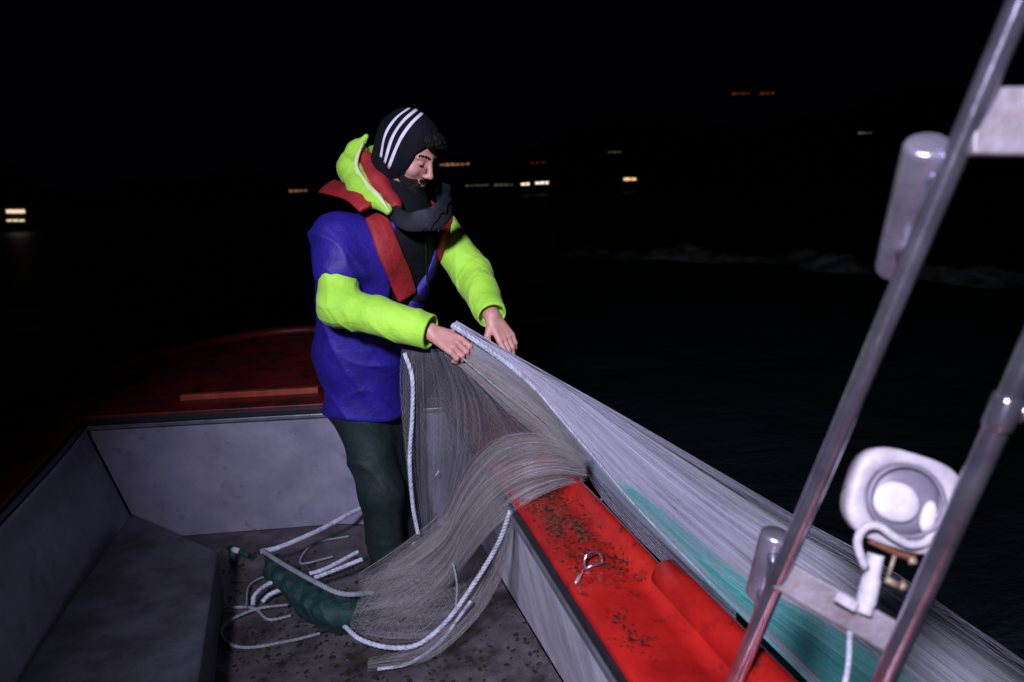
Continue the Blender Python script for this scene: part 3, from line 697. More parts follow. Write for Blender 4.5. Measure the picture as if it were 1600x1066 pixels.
handL = hand_prims(wrL + unit(hdL) * .004, hdL, nL, (.30, .42, .50, .60), 0.95, 1, 1.0)
HRf = HR.astype(np.float32)
def head_sdf(P):
    q = (P - hc.astype(np.float32)) @ HRf / HS
    s = ell_sdf(q, (-.012, 0, .030), (.100, .077, .094))
    s = smin(s, ell_sdf(q, (.030, 0, -.038), (.060, .056, .078)), .03)
    s = smin(s, cone_sdf(q, (-.01, .045, -.055), (.060, .016, -.100), .020, .020), .03)
    s = smin(s, cone_sdf(q, (-.01, -.045, -.055), (.060, -.016, -.100), .020, .020), .03)
    s = smin(s, ell_sdf(q, (.074, 0, -.102), (.020, .021, .018)), .02)
    for sg in (-1, 1):
        s = smin(s, cone_sdf(q, (.084, .006 * sg, .028), (.074, .044 * sg, .026), .0105, .009), .012)       # brow
        s = smin(s, ell_sdf(q, (.060, .040 * sg, -.026), (.026, .022, .022)), .02)                           # cheek
        s = smax(s, -ell_sdf(q, (.101, .029 * sg, .006), (.016, .0165, .0115)), .010)                        # socket
        s = smin(s, ell_sdf(q, (.0785, .030 * sg, .007), (.0125, .0145, .0115)), .003)                       # closed-down lids
        s = smin(s, ell_sdf(q, (.104, .0125 * sg, -.031), (.011, .0075, .0075)), .005)                       # nostril wing
        s = smin(s, ell_sdf(q, (-.008, .080 * sg, -.002), (.018, .008, .030)), .008)                         # ear
    s = smin(s, cone_sdf(q, (.092, 0, .022), (.114, 0, -.022), .0072, .0110), .010)
    s = smin(s, ell_sdf(q, (.1165, 0, -.026), (.0105, .0105, .0095)), .006)
    s = smin(s, cone_sdf(q, (.0935, -.016, -.060), (.0935, .016, -.060), .0065, .0065), .006)
    s = smin(s, cone_sdf(q, (.0915, -.013, -.072), (.0915, .013, -.072), .0075, .0075), .006)
    s = smax(s, -cone_sdf(q, (.103, -.018, -.066), (.103, .018, -.066), .0035, .0035), .003)
    return s
def limbs_sdf(P):
    s = cone_sdf(P, hc - hu * .04 - hf * .02, neck, .060, .066)
    for a_, b_, ra, rb, k_ in ((neck, chest, .07, .095, .05), (chest + Rv * .05, waist, .095, .090, .05), (chest - Rv * .05, waist, .095, .090, .05), (waist, pelvis, .09, .095, .05), (shR, shL, .045, .045, .04),
                               (shR, elR, .055, .042, .03), (elR, wrR, .042, .028, .02), (shL, elL, .055, .042, .03), (elL, wrL, .042, .028, .02),
                               (hipR, knR, .075, .052, .04), (knR, anR, .055, .040, .03), (hipL, knL, .075, .052, .04), (knL, anL, .055, .040, .03)):
        s = smin(s, cone_sdf(P, a_, b_, ra, rb), k_)
    for an in (anR, anL): s = smin(s, cone_sdf(P, an + arr(0, 0, -.045), an + Fv * .13 + arr(0, 0, -.055), .038, .028), .03)
    return s
def body_sdf(P):
    s = smin(limbs_sdf(P), head_sdf(P), .03)
    for pr in (handR, handL):
        h_ = None
        for a_, b_, ra, rb, k_ in pr:
            c_ = cone_sdf(P, a_, b_, ra, rb); h_ = c_ if h_ is None else smin(h_, c_, k_)
        s = smin(s, h_, .012)
    return s
sdf_obj('body', body_sdf, (-.95, 1.85, -.01), (.14, 2.80, 1.85), .0031, M_skin, man, .05)
# eyes: a dark lash line under each lid, brow hair
for sg in (-1, 1):
    mb = MB(); mb.tube([hw(.0895 - .003 * abs(t), .030 * sg + t * .013, .0005 + .001 * (1 - t * t)) for t in np.linspace(-1, 1, 7)], np.array([.0008, .0018, .0022, .0023, .0022, .0018, .0008]), 6); mb.build('eyelashes', M_hair, man)
mb = MB()
for sg in (-1, 1):
    for i in range(60):
        t = random.random(); p = hw(.0955 - .020 * t ** 1.5, sg * (.009 + .040 * t), .031 + .005 * math.sin(t * 3) + random.uniform(-.003, .003)); mb.tube([p, p + HR @ arr(random.uniform(.001, .004), sg * .007, random.uniform(-.001, .002))], [.0019, .0009], 4)
mb.build('eyebrows', M_hair, man)

# ---- beard
def beard_sdf(P):
    q = (P - hc.astype(np.float32)) @ HRf / HS
    reg = ell_sdf(q, (.048, 0, -.092), (.066, .070, .050))
    reg = smin(reg, cone_sdf(q, (.100, -.020, -.050), (.100, .020, -.050), .0075, .0075), .004)
    reg = smin(reg, cone_sdf(q, (.0, .064, -.01), (.035, .052, -.075), .017, .020), .02)
    reg = smin(reg, cone_sdf(q, (.0, -.064, -.01), (.035, -.052, -.075), .017, .020), .02)
    reg = smax(reg, -ell_sdf(q, (.106, 0, -.067), (.012, .017, .0085)), .004)
    return smax(head_sdf(P) - .0052 - .0016 * wob(q, 420, 2), reg - .001 * wob(q, 300, 4), .004)
bl, bh_ = hc - .16, hc + .16
sdf_obj('beard', beard_sdf, bl, bh_, .0024, M_hair, man)

# ---- torso garments
def torso_core(P, g):
    s = cone_sdf(P, chest + Rv * .095 + arr(0, 0, .03), waist + Rv * .055, .125 + g, .115 + g)
    s = smin(s, cone_sdf(P, chest - Rv * .085 + arr(0, 0, .03), waist - Rv * .045, .120 + g, .115 + g), .07)
    s = smin(s, cone_sdf(P, shR + arr(0, 0, -.02), shL + arr(0, 0, -.02), .060 + g, .058 + g), .06)
    s = smin(s, cone_sdf(P, neck + arr(0, 0, -.10), neck + arr(0, 0, -.03), .10 + g, .065 + g), .07)
    s = smin(s, cone_sdf(P, waist, pelvis + arr(0, 0, -.04), .130 + g, .146 + g), .08)
    return s
hem = pelvis + arr(0, 0, -.022)
slR = shR + (elR - shR) * .52
def folds(P, o, d, fr, amp, seed):
    """sharp-crested cloth creases running roughly across d, broken up so that no two look alike"""
    d = unit(d).astype(np.float32); t = (P - o.astype(np.float32)) @ d
    a = wob(P, 7, seed); c = np.abs(np.sin(t * fr * .5 + 3.2 * a + 1.4 * wob(P, 17, seed + 2)))
    m = np.clip(.5 + .9 * wob(P, 8, seed + 3), 0, 1.2)
    c2 = np.abs(np.sin(.5 * (P @ _dirs[(seed + 4) % 14]) * fr * 1.3 + 3 * wob(P, 10, seed + 6)))
    return amp * (1.7 * m * (.62 - (1 - c) ** 2 * 1.8) * .6 - .9 * (1 - m * .8) * (1 - c2) ** 2.2 + .35 * wob(P, 42, seed + 1))
def blue_sdf(P):
    s = torso_core(P, .014)
    s = smin(s, cone_sdf(P, shR + arr(0, 0, -.02), slR, .076, .079), .06)
    s = s + folds(P, waist, arr(.45, -.1, .85), 38, .0090, 1) + .006 * wob(P, 13, 6)
    s = smax(s, (hem[2] - P[..., 2]) + .012 * np.sin(P[..., 0] * 18), .012)                       # hem
    dcut = unit(elR - shR).astype(np.float32)
    s = smax(s, ((P - slR.astype(np.float32)) @ dcut) - .016, .010)  if False else s
    # open front over the dark inner jacket
    op = cone_sdf(P, neck + Fv * .11 + arr(0.02, 0, -.02), waist + Fv * .20 + arr(.03, 0, .05), .098, .062)
    return smax(s, -op, .01)
sdf_obj('blue_top', blue_sdf, (-.95, 2.0, .45), (.02, 2.80, 1.50), .0052, M_blue, man, .05)
def inner_sdf(P):
    s = torso_core(P, .006); s = smax(s, (pelvis[2] + .05 - P[..., 2]), .02)
    s = smin(s, cone_sdf(P, neck + arr(0, 0, -.08), neck + arr(0, 0, .052) + hf * .006, .094, .086), .05)
    return s + .003 * wob(P, 34, 3) + folds(P, chest, arr(.2, 0, 1), 60, .003, 4)
sdf_obj('dark_jacket', inner_sdf, (-.90, 2.0, .50), (.02, 2.80, 1.56), .0055, M_dark, man, .05)
# ---- yellow sleeves, one garment part per arm
def arm_sleeve(sh, el, wr, r0, r1, r2, sd, top):
    def fn(P):
        s = cone_sdf(P, sh + (el - sh) * top, el, r0, r1); cu = wr + unit(wr - el) * .004
        s = smin(s, cone_sdf(P, el, cu, r1 * .98, r2), .022)
        pe = np.linalg.norm(P - el.astype(np.float32), axis=-1); e_ = np.exp(-(pe / .12) ** 2)
        s = s + folds(P, el, (wr - el) + arr(.12, 0, .25), 60, .0034, sd) + folds(P, el, (sh - el) * .6 + (wr - el), 95, .0058, sd + 2) * e_ + .0045 * wob(P, 15, sd)
        dc = unit(wr - el).astype(np.float32)
        s = smax(s, ((P - cu.astype(np.float32)) @ dc), .004)
        return smax(s, -smax(cone_sdf(P, wr - unit(wr - el) * .02, wr + unit(wr - el) * .06, r2 - .010, r2 - .006), -((P - cu.astype(np.float32)) @ dc + .03), .003), .003)
    return fn
sR = arm_sleeve(shR, elR, wrR, .064, .069, .056, 2, .42); sL = arm_sleeve(shL, elL, wrL, .070, .070, .052, 7, .05)
sdf_obj('sleeve', sR, np.minimum(np.minimum(shR, elR), wrR) - .12, np.maximum(np.maximum(shR, elR), wrR) + .12, .0040, M_yel, man)
sdf_obj('sleeve', sL, np.minimum(np.minimum(shL, elL), wrL) - .12, np.maximum(np.maximum(shL, elL), wrL) + .12, .0040, M_yel, man)
# ---- trousers and boots
def trous_sdf(P):
    s = cone_sdf(P, waist + arr(0, 0, -.08), pelvis, .110, .118)
    for h_, k_, a_ in ((hipR, knR, anR), (hipL, knL, anL)):
        s = smin(s, cone_sdf(P, h_, k_, .098, .076), .07); s = smin(s, cone_sdf(P, k_, a_ + arr(0, 0, .04), .076, .068), .04)
    s = s + folds(P, knR, arr(.3, .3, 1), 40, .007, 5) + .006 * wob(P, 13, 8)
    return smax(s, .10 - P[..., 2], .01)
sdf_obj('trousers', trous_sdf, (-.95, 2.15, .10), (-.15, 2.85, 1.0), .0062, M_trous, man, .05)
for an in (anR, anL):
    def boot(P, an=an):
        s = cone_sdf(P, an + arr(0, 0, .12), an + arr(0, 0, -.02), .064, .052); s = smin(s, cone_sdf(P, an + arr(0, 0, -.035) - Fv * .03, an + Fv * .16 + arr(0, 0, -.045), .050, .042), .03)
        return smax(smax(s, .004 - P[..., 2], .004), P[..., 2] - (an[2] + .14), .006)
    sdf_obj('boot', boot, an + arr(-.2, -.25, -.1), an + arr(.25, .2, .18), .006, M_boot, man)
# ---- black hood with three stripes
def hood_sdf(P):
    q = (P - hc.astype(np.float32)) @ HRf / HS
    s = ell_sdf(q, (-.020, 0, .032), (.122, .098, .118))
    s = smin(s, cone_sdf(q, (-.03, 0, -.03), (-.055, 0, -.150), .090, .085), .05)
    s = s + .0022 * wob(q, 48, 3) + .0015 * np.sin(q[..., 0] * 90 + q[..., 2] * 60)
    op = cone_sdf(q, (.122, 0, .010), (.112, 0, -.120), .080, .062)
    op = smin(op, ell_sdf(q, (.11, 0, -.012), (.066, .076, .070)), .015)
    return smax(s, -op, .010)
hood = sdf_obj('hood', hood_sdf, hc - arr(.30, .30, .30), hc + arr(.22, .22, .24), .0034, M_dark, man)
for pix in ([(641, 163), (620, 180), (603, 208), (596, 246)], [(653, 165), (632, 184), (614, 213), (602, 255)], [(664, 169), (644, 189), (625, 219), (608, 263)]):
    pts = []; ups = []
    for (px, py) in spline([(a_ - 1, b_ + 6 * (1 - min(1, (b_ - 160) / 80)), 0) for a_, b_ in pix], 26)[:, :2]:
        p = hit(hood_sdf, px, py)
        if abs(float(hood_sdf(p[None].astype(np.float32))[0])) > .004: continue
        nn = normal(hood_sdf, p); pts.append(p + nn * .0008); ups.append(nn)
    pts = np.array(pts)
    for _ in range(3): pts[1:-1] = (pts[:-2] + 2 * pts[1:-1] + pts[2:]) / 4
    mb = MB(); mb.tube(pts, np.array([(.0060, .0012)] * len(pts)), 8, up=np.array(ups)); mb.build('hood_stripe', M_stripe, man)
# ---- curls of hair at the forehead
def hair_sdf(P):
    q = (P - hc.astype(np.float32)) @ HRf / HS
    s = ell_sdf(q, (.050, 0, .090), (.050, .064, .034))
    s = smin(s, ell_sdf(q, (.084, 0, .084), (.020, .050, .016)), .02)
    s = s + .007 * wob(q, 110, 2) + .005 * wob(q, 260, 5)
    return smax(s, .070 - q[..., 0], .01)
sdf_obj('hair', hair_sdf, hc - .16, hc + .2, .0028, M_hair, man)
# ---- yellow hood folded behind the neck, with a pale edge; red collar inside it
yh = [(K(572, 214, 2.43), .010), (K(556, 236, 2.43), .030), (K(546, 264, 2.41), .040), (K(562, 290, 2.35), .034), (K(585, 312, 2.29), .024), (K(606, 330, 2.245), .012)]
def yh_sdf(P):
    s = None
    for (a_, ra), (b_, rb) in zip(yh[:-1], yh[1:]):
        c_ = cone_sdf(P, a_, b_, ra, rb); s = c_ if s is None else smin(s, c_, .02)
    far = [(K(556, 236, 2.44), .028), (K(600, 240, 2.56), .035), (K(650, 285, 2.60), .03)]
    for (a_, ra), (b_, rb) in zip(far[:-1], far[1:]): s = smin(s, cone_sdf(P, a_, b_, ra, rb), .02)
    return s + .006 * wob(P, 26, 2) + folds(P, hc, arr(.5, 0, .8), 70, .006, 3)
sdf_obj('yellow_hood', yh_sdf, (-.70, 2.1, 1.25), (-.10, 2.75, 1.85), .0042, M_yel, man)
mb = MB(); pe_ = spline([K(568, 220, 2.395), K(556, 258, 2.355), K(572, 288, 2.305), K(592, 308, 2.255), K(609, 332, 2.225)], 24)
mb.tube(pe_, np.array([(.003 + .0075 * math.sin(t * 3.14), .004) for t in np.linspace(0, 1, 24)]), 8, up=np.tile(unit(CAM - pe_[0]), (24, 1))); mb.build('hood_lining_edge', M_yelpale, man)
def rc_sdf(P):
    s = cone_sdf(P, K(572, 250, 2.42), K(590, 285, 2.36), .030, .036); s = smin(s, cone_sdf(P, K(590, 285, 2.36), K(618, 322, 2.285), .036, .022), .02)
    return s + .004 * wob(P, 60, 4)
sdf_obj('red_collar', rc_sdf, (-.65, 2.15, 1.3), (-.25, 2.6, 1.8), .0045, M_vest, man)
# ---- standing collar, charcoal, with open front and light zip edge
def collar_strip(name, pts, width, mtl, th=.005):
    P = spline(pts, 40); P = P + arr(0, 0, 1) * (.006 * np.sin(np.linspace(0, 14, 40)) + .004 * np.sin(np.linspace(2, 31, 40)))[:, None] + (P - P.mean(0)) * (.05 * np.sin(np.linspace(0, 19, 40)))[:, None]
    ups = np.array([unit((p - (neck + arr(0, 0, .03))) * arr(1, 1, 0)) for p in P])
    mb = MB(); mb.tube(P, np.array([(w_, th) for w_ in np.interp(np.linspace(0, 1, 40), np.linspace(0, 1, len(width)), width)]), 12, up=ups); return mb.build(name, mtl, man)
collar_strip('collar', [K(612, 330, 2.27), K(648, 350, 2.215), K(682, 335, 2.22), K(704, 316, 2.28), K(702, 304, 2.42), K(668, 290, 2.54), K(625, 285, 2.56)], (.022, .034, .040, .034, .030, .045, .045), M_collar, .0055)
collar_strip('collar_zip', [K(650, 362, 2.19), K(668, 350, 2.18), K(690, 330, 2.195), K(704, 312, 2.245)], (.0012, .0016, .0016, .0012), M_collar, .002)
# ---- lifejacket: yoke and two lobes laid on the surface of the top
def laid(name, pix, wd, th, mtl, fn=None, lift=.012, n=36):
    fn = fn or (lambda P: np.minimum(blue_sdf(P), inner_sdf(P)))
    pts = []; ups = []
    for (px, py) in spline([(a_, b_, 0) for a_, b_ in pix], n)[:, :2]:
        p = hit(fn, px, py); nn = normal(fn, p); pts.append(p + nn * lift); ups.append(nn)
    pts = np.array(pts)
    for _ in range(6):
        pts[1:-1] = (pts[:-2] + 2 * pts[1:-1] + pts[2:]) / 4; u_ = np.array(ups); u_[1:-1] = (u_[:-2] + u_[1:-1] + u_[2:]); ups = [unit(q) for q in u_]
    w_ = np.interp(np.linspace(0, 1, n), np.linspace(0, 1, len(wd)), wd)
    sec = np.array([(math.copysign(abs(math.cos(t)) ** .6, math.cos(t)), math.copysign(abs(math.sin(t)) ** .8, math.sin(t))) for t in np.linspace(0, 2 * math.pi, 20, endpoint=False)])
    mb = MB(); mb.tube(pts, np.stack([w_, np.full(n, th)], 1), 20, sec=sec, up=np.array(ups)); return mb.build(name, mtl, man), pts, np.array(ups)
o_, pN, uN = laid('lifejacket_lobe', [(578, 322), (592, 352), (606, 392), (622, 430), (634, 462)], (.034, .038, .042, .044, .040), .012, M_vest, None, .010)
laid('lifejacket_lobe', [(692, 334), (692, 360), (690, 390), (690, 414)], (.030, .038, .038, .030), .012, M_vest, None, .010)
yk = spline([K(578, 322, 2.255), K(556, 304, 2.31), K(530, 296, 2.40), K(512, 292, 2.50), K(540, 300, 2.62), K(600, 300, 2.66), K(660, 312, 2.60), K(690, 334, 2.44)], 50)
mb = MB(); mb.tube(yk, np.array([(.040, .010)] * 50), 16, up=np.array([unit(p - (chest + arr(0, 0, .05))) for p in yk])); mb.build('lifejacket_yoke', M_vest, man)
laid('waist_strap', [(640, 462), (655, 466), (672, 462), (688, 448)], (.012, .012, .012), .003, M_dark, lift=.006)
o_, pz, uz = laid('front_zip', [(662, 350), (664, 390), (666, 430), (668, 462)], (.003, .003), .002, M_collar, lift=.004)
bp_ = hit(lambda P: np.minimum(blue_sdf(P), inner_sdf(P)), 688, 418); bn = normal(inner_sdf, bp_)
mb = MB(); s1 = unit(np.cross(bn, arr(0, 0, 1))); s2 = np.cross(bn, s1); mb.tube([bp_ + bn * .03 + s1 * .017 * math.cos(t) + s2 * .022 * math.sin(t) for t in np.linspace(0, 5.2, 16)], .004, 8); mb.box(bp_ + bn * .022, s1 * .018, s2 * .012, bn * .006); mb.build('buckle', M_rubber, man)
mb = MB(); c_ = bp_ + bn * .036 + s1 * .0; mb.tube([c_ + s1 * .008 * math.cos(t) + s2 * .011 * math.sin(t) for t in np.linspace(0, 6.28, 14)], .0016, 6); mb.build('strap_ring', M_steel, man)

# ------------------------------------------------------------------ the net
net = empty('fishing_net', K(800, 640, 2.05), 'fine pale fishing net drawn over the gunwale and out to sea', 'fishing net')
def sheet(rows, nu=90, nv=30, sag=0.006, seed=0, fr=9.0):
    """rows: list of cross-sections along the run; each a list of points across. returns grid (nu,nv,3)"""
    Rr = [spline(r_, nv) for r_ in rows]; G = np.stack([spline([Rr[i][j] for i in range(len(Rr))], nu) for j in range(nv)], 1)
    u = np.linspace(0, 1, nu)[:, None]; v = np.linspace(0, 1, nv)[None]
    w_ = sag * (np.sin(v * fr * 2 + 3 * np.sin(u * 2.2 + seed) + seed) + .6 * np.sin(v * fr * 5 + 4 * u + seed * 2) + .4 * np.sin(v * fr * 11 - 3 * u))
    G = G + w_[..., None] * unit(arr(.2, -1, .3))
    return G
def sheet_obj(name, G, mtl):
    nu, nv, _ = G.shape; F = [(i * nv + j, (i + 1) * nv + j, (i + 1) * nv + j + 1, i * nv + j + 1) for i in range(nu - 1) for j in range(nv - 1)]
    o = mesh_obj(name, G.reshape(-1, 3), F, mtl, net); me = o.data; uvl = me.uv_layers.new(name='UVMap')
    vi = np.zeros(len(me.loops), np.int32); me.loops.foreach_get('vertex_index', vi)
    uv = np.stack([(vi // nv) / (nu - 1), (vi % nv) / (nv - 1)], 1).astype(np.float32); uvl.data.foreach_set('uv', uv.ravel()); return o
def samp(G, u, v):
    nu, nv, _ = G.shape; a = np.clip(u, 0, 1) * (nu - 1.001); b = np.clip(v, 0, 1) * (nv - 1.001); i = a.astype(int); j = b.astype(int); a = (a - i)[:, None]; b = (b - j)[:, None]
    return (G[i, j] * (1 - a) + G[i + 1, j] * a) * (1 - b) + (G[i, j + 1] * (1 - a) + G[i + 1, j + 1] * a) * b
def threads(name, G, n, r, mtl, seg=110, zig=.010, knots=38, depth=.012, drift=.05, dens=None):
    mb = MB(); vs = []
    for k in range(n):
        v0 = (k + random.random()) / n if dens is None else dens((k + random.random()) / n); u0, u1 = (0, 1) if random.random() < .6 else sorted((random.uniform(0, .5), random.uniform(.5, 1)))
        u = np.linspace(u0, u1, seg); ph = random.random() * 6.28; tri = (np.abs(((u * knots * random.uniform(.6, 1.4) + random.random()) % 1) * 2 - 1) * 2 - 1) * random.uniform(.3, 1.3)
        v = v0 + zig * tri + drift * np.sin(u * random.uniform(1, 3) + ph) * u
        P = samp(G, u, v) + (random.gauss(0, depth) + depth * .5 * np.sin(u * 5 + ph))[:, None] * unit(arr(.1, -1, .25))[None]
        # light 3-sided tube, vectorised
        T = np.gradient(P, axis=0); T /= np.linalg.norm(T, axis=1)[:, None] + 1e-9
        A = np.cross(T, arr(.3, -.5, .8)); A /= np.linalg.norm(A, axis=1)[:, None] + 1e-9; Bv = np.cross(T, A)
        vs.append(np.stack([P + A * r, P - A * r * .5 + Bv * r * .87, P - A * r * .5 - Bv * r * .87], 1).reshape(-1, 3))
    Vv = np.vstack(vs); base = np.arange(n)[:, None, None] * seg * 3 + np.arange(seg - 1)[None, :, None] * 3
    Fq = [base + np.array([j, (j + 1) % 3, (j + 1) % 3 + 3, j + 3]) for j in range(3)]
    Fq = np.concatenate([q.reshape(-1, 4) for q in Fq])
    me = bpy.data.meshes.new(name); me.vertices.add(len(Vv)); me.vertices.foreach_set('co', Vv.astype(np.float32).ravel())
    me.loops.add(len(Fq) * 4); me.loops.foreach_set('vertex_index', Fq.astype(np.int32).ravel()); me.polygons.add(len(Fq)); me.polygons.foreach_set('loop_start', np.arange(len(Fq), dtype=np.int32) * 4); me.polygons.foreach_set('loop_total', np.full(len(Fq), 4, np.int32))
    me.update(calc_edges=True); me.shade_smooth(); me.materials.append(mtl); o = bpy.data.objects.new(name, me); COL.objects.link(o)
    o.parent = net; o.matrix_parent_inverse = Matrix.Translation(-Vector(net.location)); o['kind'] = 'stuff'; return o
# outboard run: headrope edge to far edge, hands -> water
head = [(706, 508, 2.03), (760, 545, 2.05), (822, 594, 2.07), (900, 684, 2.09), (1000, 800, 2.12), (1100, 902, 2.14), (1200, 1000, 2.16), (1290, 1090, 2.12), (1420, 1230, 1.95)]
topE = [(716, 508, 2.05), (812, 562, 2.12), (905, 612, 2.16), (1010, 672, 2.20), (1130, 742, 2.25), (1250, 812, 2.28), (1360, 872, 2.22), (1480, 952, 2.10), (1720, 1120, 1.95)]
rows = []
for h_, t_ in zip(head, topE):
    a_, b_ = K(*h_), K(*t_); m_ = (a_ + b_) / 2 + arr(0, .05, .0); rows.append([a_, m_, b_])
G1 = sheet(rows, 120, 44, .014, 1.0, 6); sheet_obj('outboard_netting', G1, M_gz)
G1b = sheet([[p + arr(0, .05, -.01) for p in r_] for r_ in rows], 120, 44, .010, 3.0, 9); sheet_obj('outboard_netting', G1b, M_gz)
threads('outboard_threads', G1, 400, .00026, M_thr, 90, .006, 40, .014, .05, lambda t: 1 - (1 - t) ** .8 if t < .9 else t * 1.02)
threads('bright_strands', G1, 70, .00042, M_thrw, 90, .004, 12, .018, .28, lambda t: .02 + .95 * t ** 1.5)
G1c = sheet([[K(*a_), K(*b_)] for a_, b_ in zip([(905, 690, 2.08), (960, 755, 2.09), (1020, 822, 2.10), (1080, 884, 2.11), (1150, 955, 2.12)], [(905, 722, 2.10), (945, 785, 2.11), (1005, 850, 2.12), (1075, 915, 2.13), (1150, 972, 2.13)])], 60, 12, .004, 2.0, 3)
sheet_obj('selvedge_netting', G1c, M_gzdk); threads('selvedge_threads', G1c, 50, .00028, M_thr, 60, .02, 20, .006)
rows = [[K(*a_), K(*b_)] for a_, b_ in zip([(960, 752, 2.07), (1040, 838, 2.09), (1120, 915, 2.10), (1220, 1005, 2.11), (1330, 1110, 2.1), (1430, 1190, 2.0)], [(985, 758, 2.09), (1085, 838, 2.11), (1200, 930, 2.12), (1345, 1010, 2.11), (1500, 1100, 2.05), (1620, 1180, 1.98)])]
G1d = sheet(rows, 80, 24, .010, 5.5, 5); sheet_obj('turquoise_netting', G1d, M_gztp); threads('turquoise_threads', G1d, 70, .0003, M_thrt, 80, .012, 20, .01)
rows = [[K(*a_), K(*b_)] for a_, b_ in zip([(706, 508, 2.07), (758, 545, 2.05), (820, 594, 2.05), (900, 684, 2.06), (1000, 800, 2.09), (1100, 902, 2.11)], [(706, 530, 2.07), (742, 566, 2.05), (803, 612, 2.05), (886, 698, 2.05), (994, 808, 2.09), (1098, 908, 2.11)])]
G1e = sheet(rows, 80, 10, .003, 1.5, 2); sheet_obj('folded_selvedge', G1e, M_gzs)
# teal bundle below the headrope
th_ = [(1085, 868, 2.10), (1150, 935, 2.10), (1220, 1000, 2.10), (1300, 1080, 2.10), (1400, 1190, 2.1)]
tt_ = [(1100, 868, 2.12), (1185, 915, 2.13), (1275, 962, 2.14), (1375, 1022, 2.15), (1560, 1130, 2.15)]
rows = [[K(*a_), (K(*a_) + K(*b_)) / 2 + arr(0, -.05, .01), K(*b_)] for a_, b_ in zip(th_, tt_)]
G2 = sheet(rows, 70, 36, .008, 2.0, 6); sheet_obj('teal_netting', G2, M_gzt); threads('teal_threads', G2, 150, .0004, M_thrt, 60, .01, 20, .010)
threads('pale_threads', G2, 50, .0005, M_thr, 60, .01, 14, .014)
# gathered fold inboard, hands -> gunwale edge
rows = [[K(694, 556, 2.08), K(702, 545, 2.08), K(712, 524, 2.08)], [K(735, 588, 2.02), K(755, 580, 2.02), K(775, 562, 2.05)], [K(790, 640, 1.95), K(812, 620, 1.96), K(835, 608, 2.03)], [K(850, 690, 1.93), K(872, 672, 1.94), K(890, 676, 2.03)], [K(905, 742, 1.93), K(915, 730, 1.94), K(925, 716, 2.03)]]
G3 = sheet(rows, 80, 24, .006, 4.0, 5); sheet_obj('gathered_netting', G3, M_gzb); threads('gathered_threads', G3, 110, .0003, M_thrb, 80, .012, 30, .010)
# swag over the gunwale and down to the floor
up_ = [K(915, 716, 1.96), K(868, 684, 1.97), K(815, 676, 1.98), K(765, 694, 2.02), K(722, 742, 2.08), K(690, 800, 2.14), K(628, 850, 2.2), K(562, 893, 2.26)]
lo_ = [Zp(908, 748, .61), Zp(862, 762, .62), K(812, 790, 1.78), K(768, 830, 1.86), K(732, 878, 1.98), K(695, 930, 2.10), K(635, 972, 2.12), K(560, 985, 2.12)]
rows = [[a_, (a_ * .6 + b_ * .4) + arr(0, -.04, .01), (a_ * .25 + b_ * .75) + arr(0, -.03, 0), b_] for a_, b_ in zip(up_, lo_)]
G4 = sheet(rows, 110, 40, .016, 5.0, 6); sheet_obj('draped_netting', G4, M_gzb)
G4b = sheet([[p + arr(0, .06, -.01) for p in r_] for r_ in rows], 110, 40, .012, 8.0, 7); sheet_obj('draped_netting', G4b, M_gzb)
threads('draped_threads', G4, 260, .00028, M_thrb, 110, .007, 34, .012)
threads('bright_strands', G4, 26, .0004, M_thrw, 100, .005, 14, .012, .2)
# thin curtain between hands and floor
rows = [[K(628, 545, 2.12), K(665, 552, 2.06), K(700, 552, 2.03), K(735, 588, 2.02)], [K(624, 600, 2.14), K(670, 610, 2.08), K(735, 620, 2.05), K(805, 650, 2.0)], [K(630, 690, 2.18), K(670, 700, 2.1), K(740, 700, 2.06), K(850, 700, 2.0)],
        [K(642, 780, 2.2), K(670, 770, 2.15), K(720, 752, 2.08), K(760, 722, 2.05)], [K(655, 842, 2.22), K(670, 832, 2.18), K(692, 812, 2.14), K(720, 770, 2.08)]]
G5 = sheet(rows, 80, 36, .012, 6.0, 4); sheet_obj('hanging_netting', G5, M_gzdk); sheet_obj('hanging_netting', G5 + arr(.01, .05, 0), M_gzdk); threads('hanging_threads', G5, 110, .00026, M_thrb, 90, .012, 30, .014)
# band of strands trailing inside the bulwark
rows = [[K(792, 795, 1.78), K(806, 792, 1.76)], [K(778, 850, 1.86), K(800, 850, 1.82)], [K(752, 905, 1.93), K(780, 912, 1.88)], [K(715, 962, 1.95), K(738, 975, 1.90)], [Zp(655, 1010, .06), Zp(668, 1030, .05)], [Zp(575, 1030, .03), Zp(575, 1046, .02)]]
G6 = sheet(rows, 70, 14, .004, 7.0, 3); sheet_obj('trailing_netting', G6, M_gzthin); threads('trailing_threads', G6, 46, .0004, M_thrb, 80, .03, 20, .008)
# loose heap on the floor
rows = [[Zp(575, 900, .16), Zp(555, 950, .14), Zp(545, 985, .04)], [Zp(640, 880, .22), Zp(625, 930, .18), Zp(610, 1000, .03)], [Zp(705, 880, .18), Zp(700, 930, .13), Zp(680, 992, .03)], [Zp(765, 850, .12), Zp(755, 910, .07), Zp(735, 955, .03)]]
G7 = sheet(rows, 60, 30, .012, 9.0, 5); sheet_obj('heaped_netting', G7, M_gzthin); threads('heaped_threads', G7, 150, .0003, M_thrb, 80, .05, 16, .02, .2)
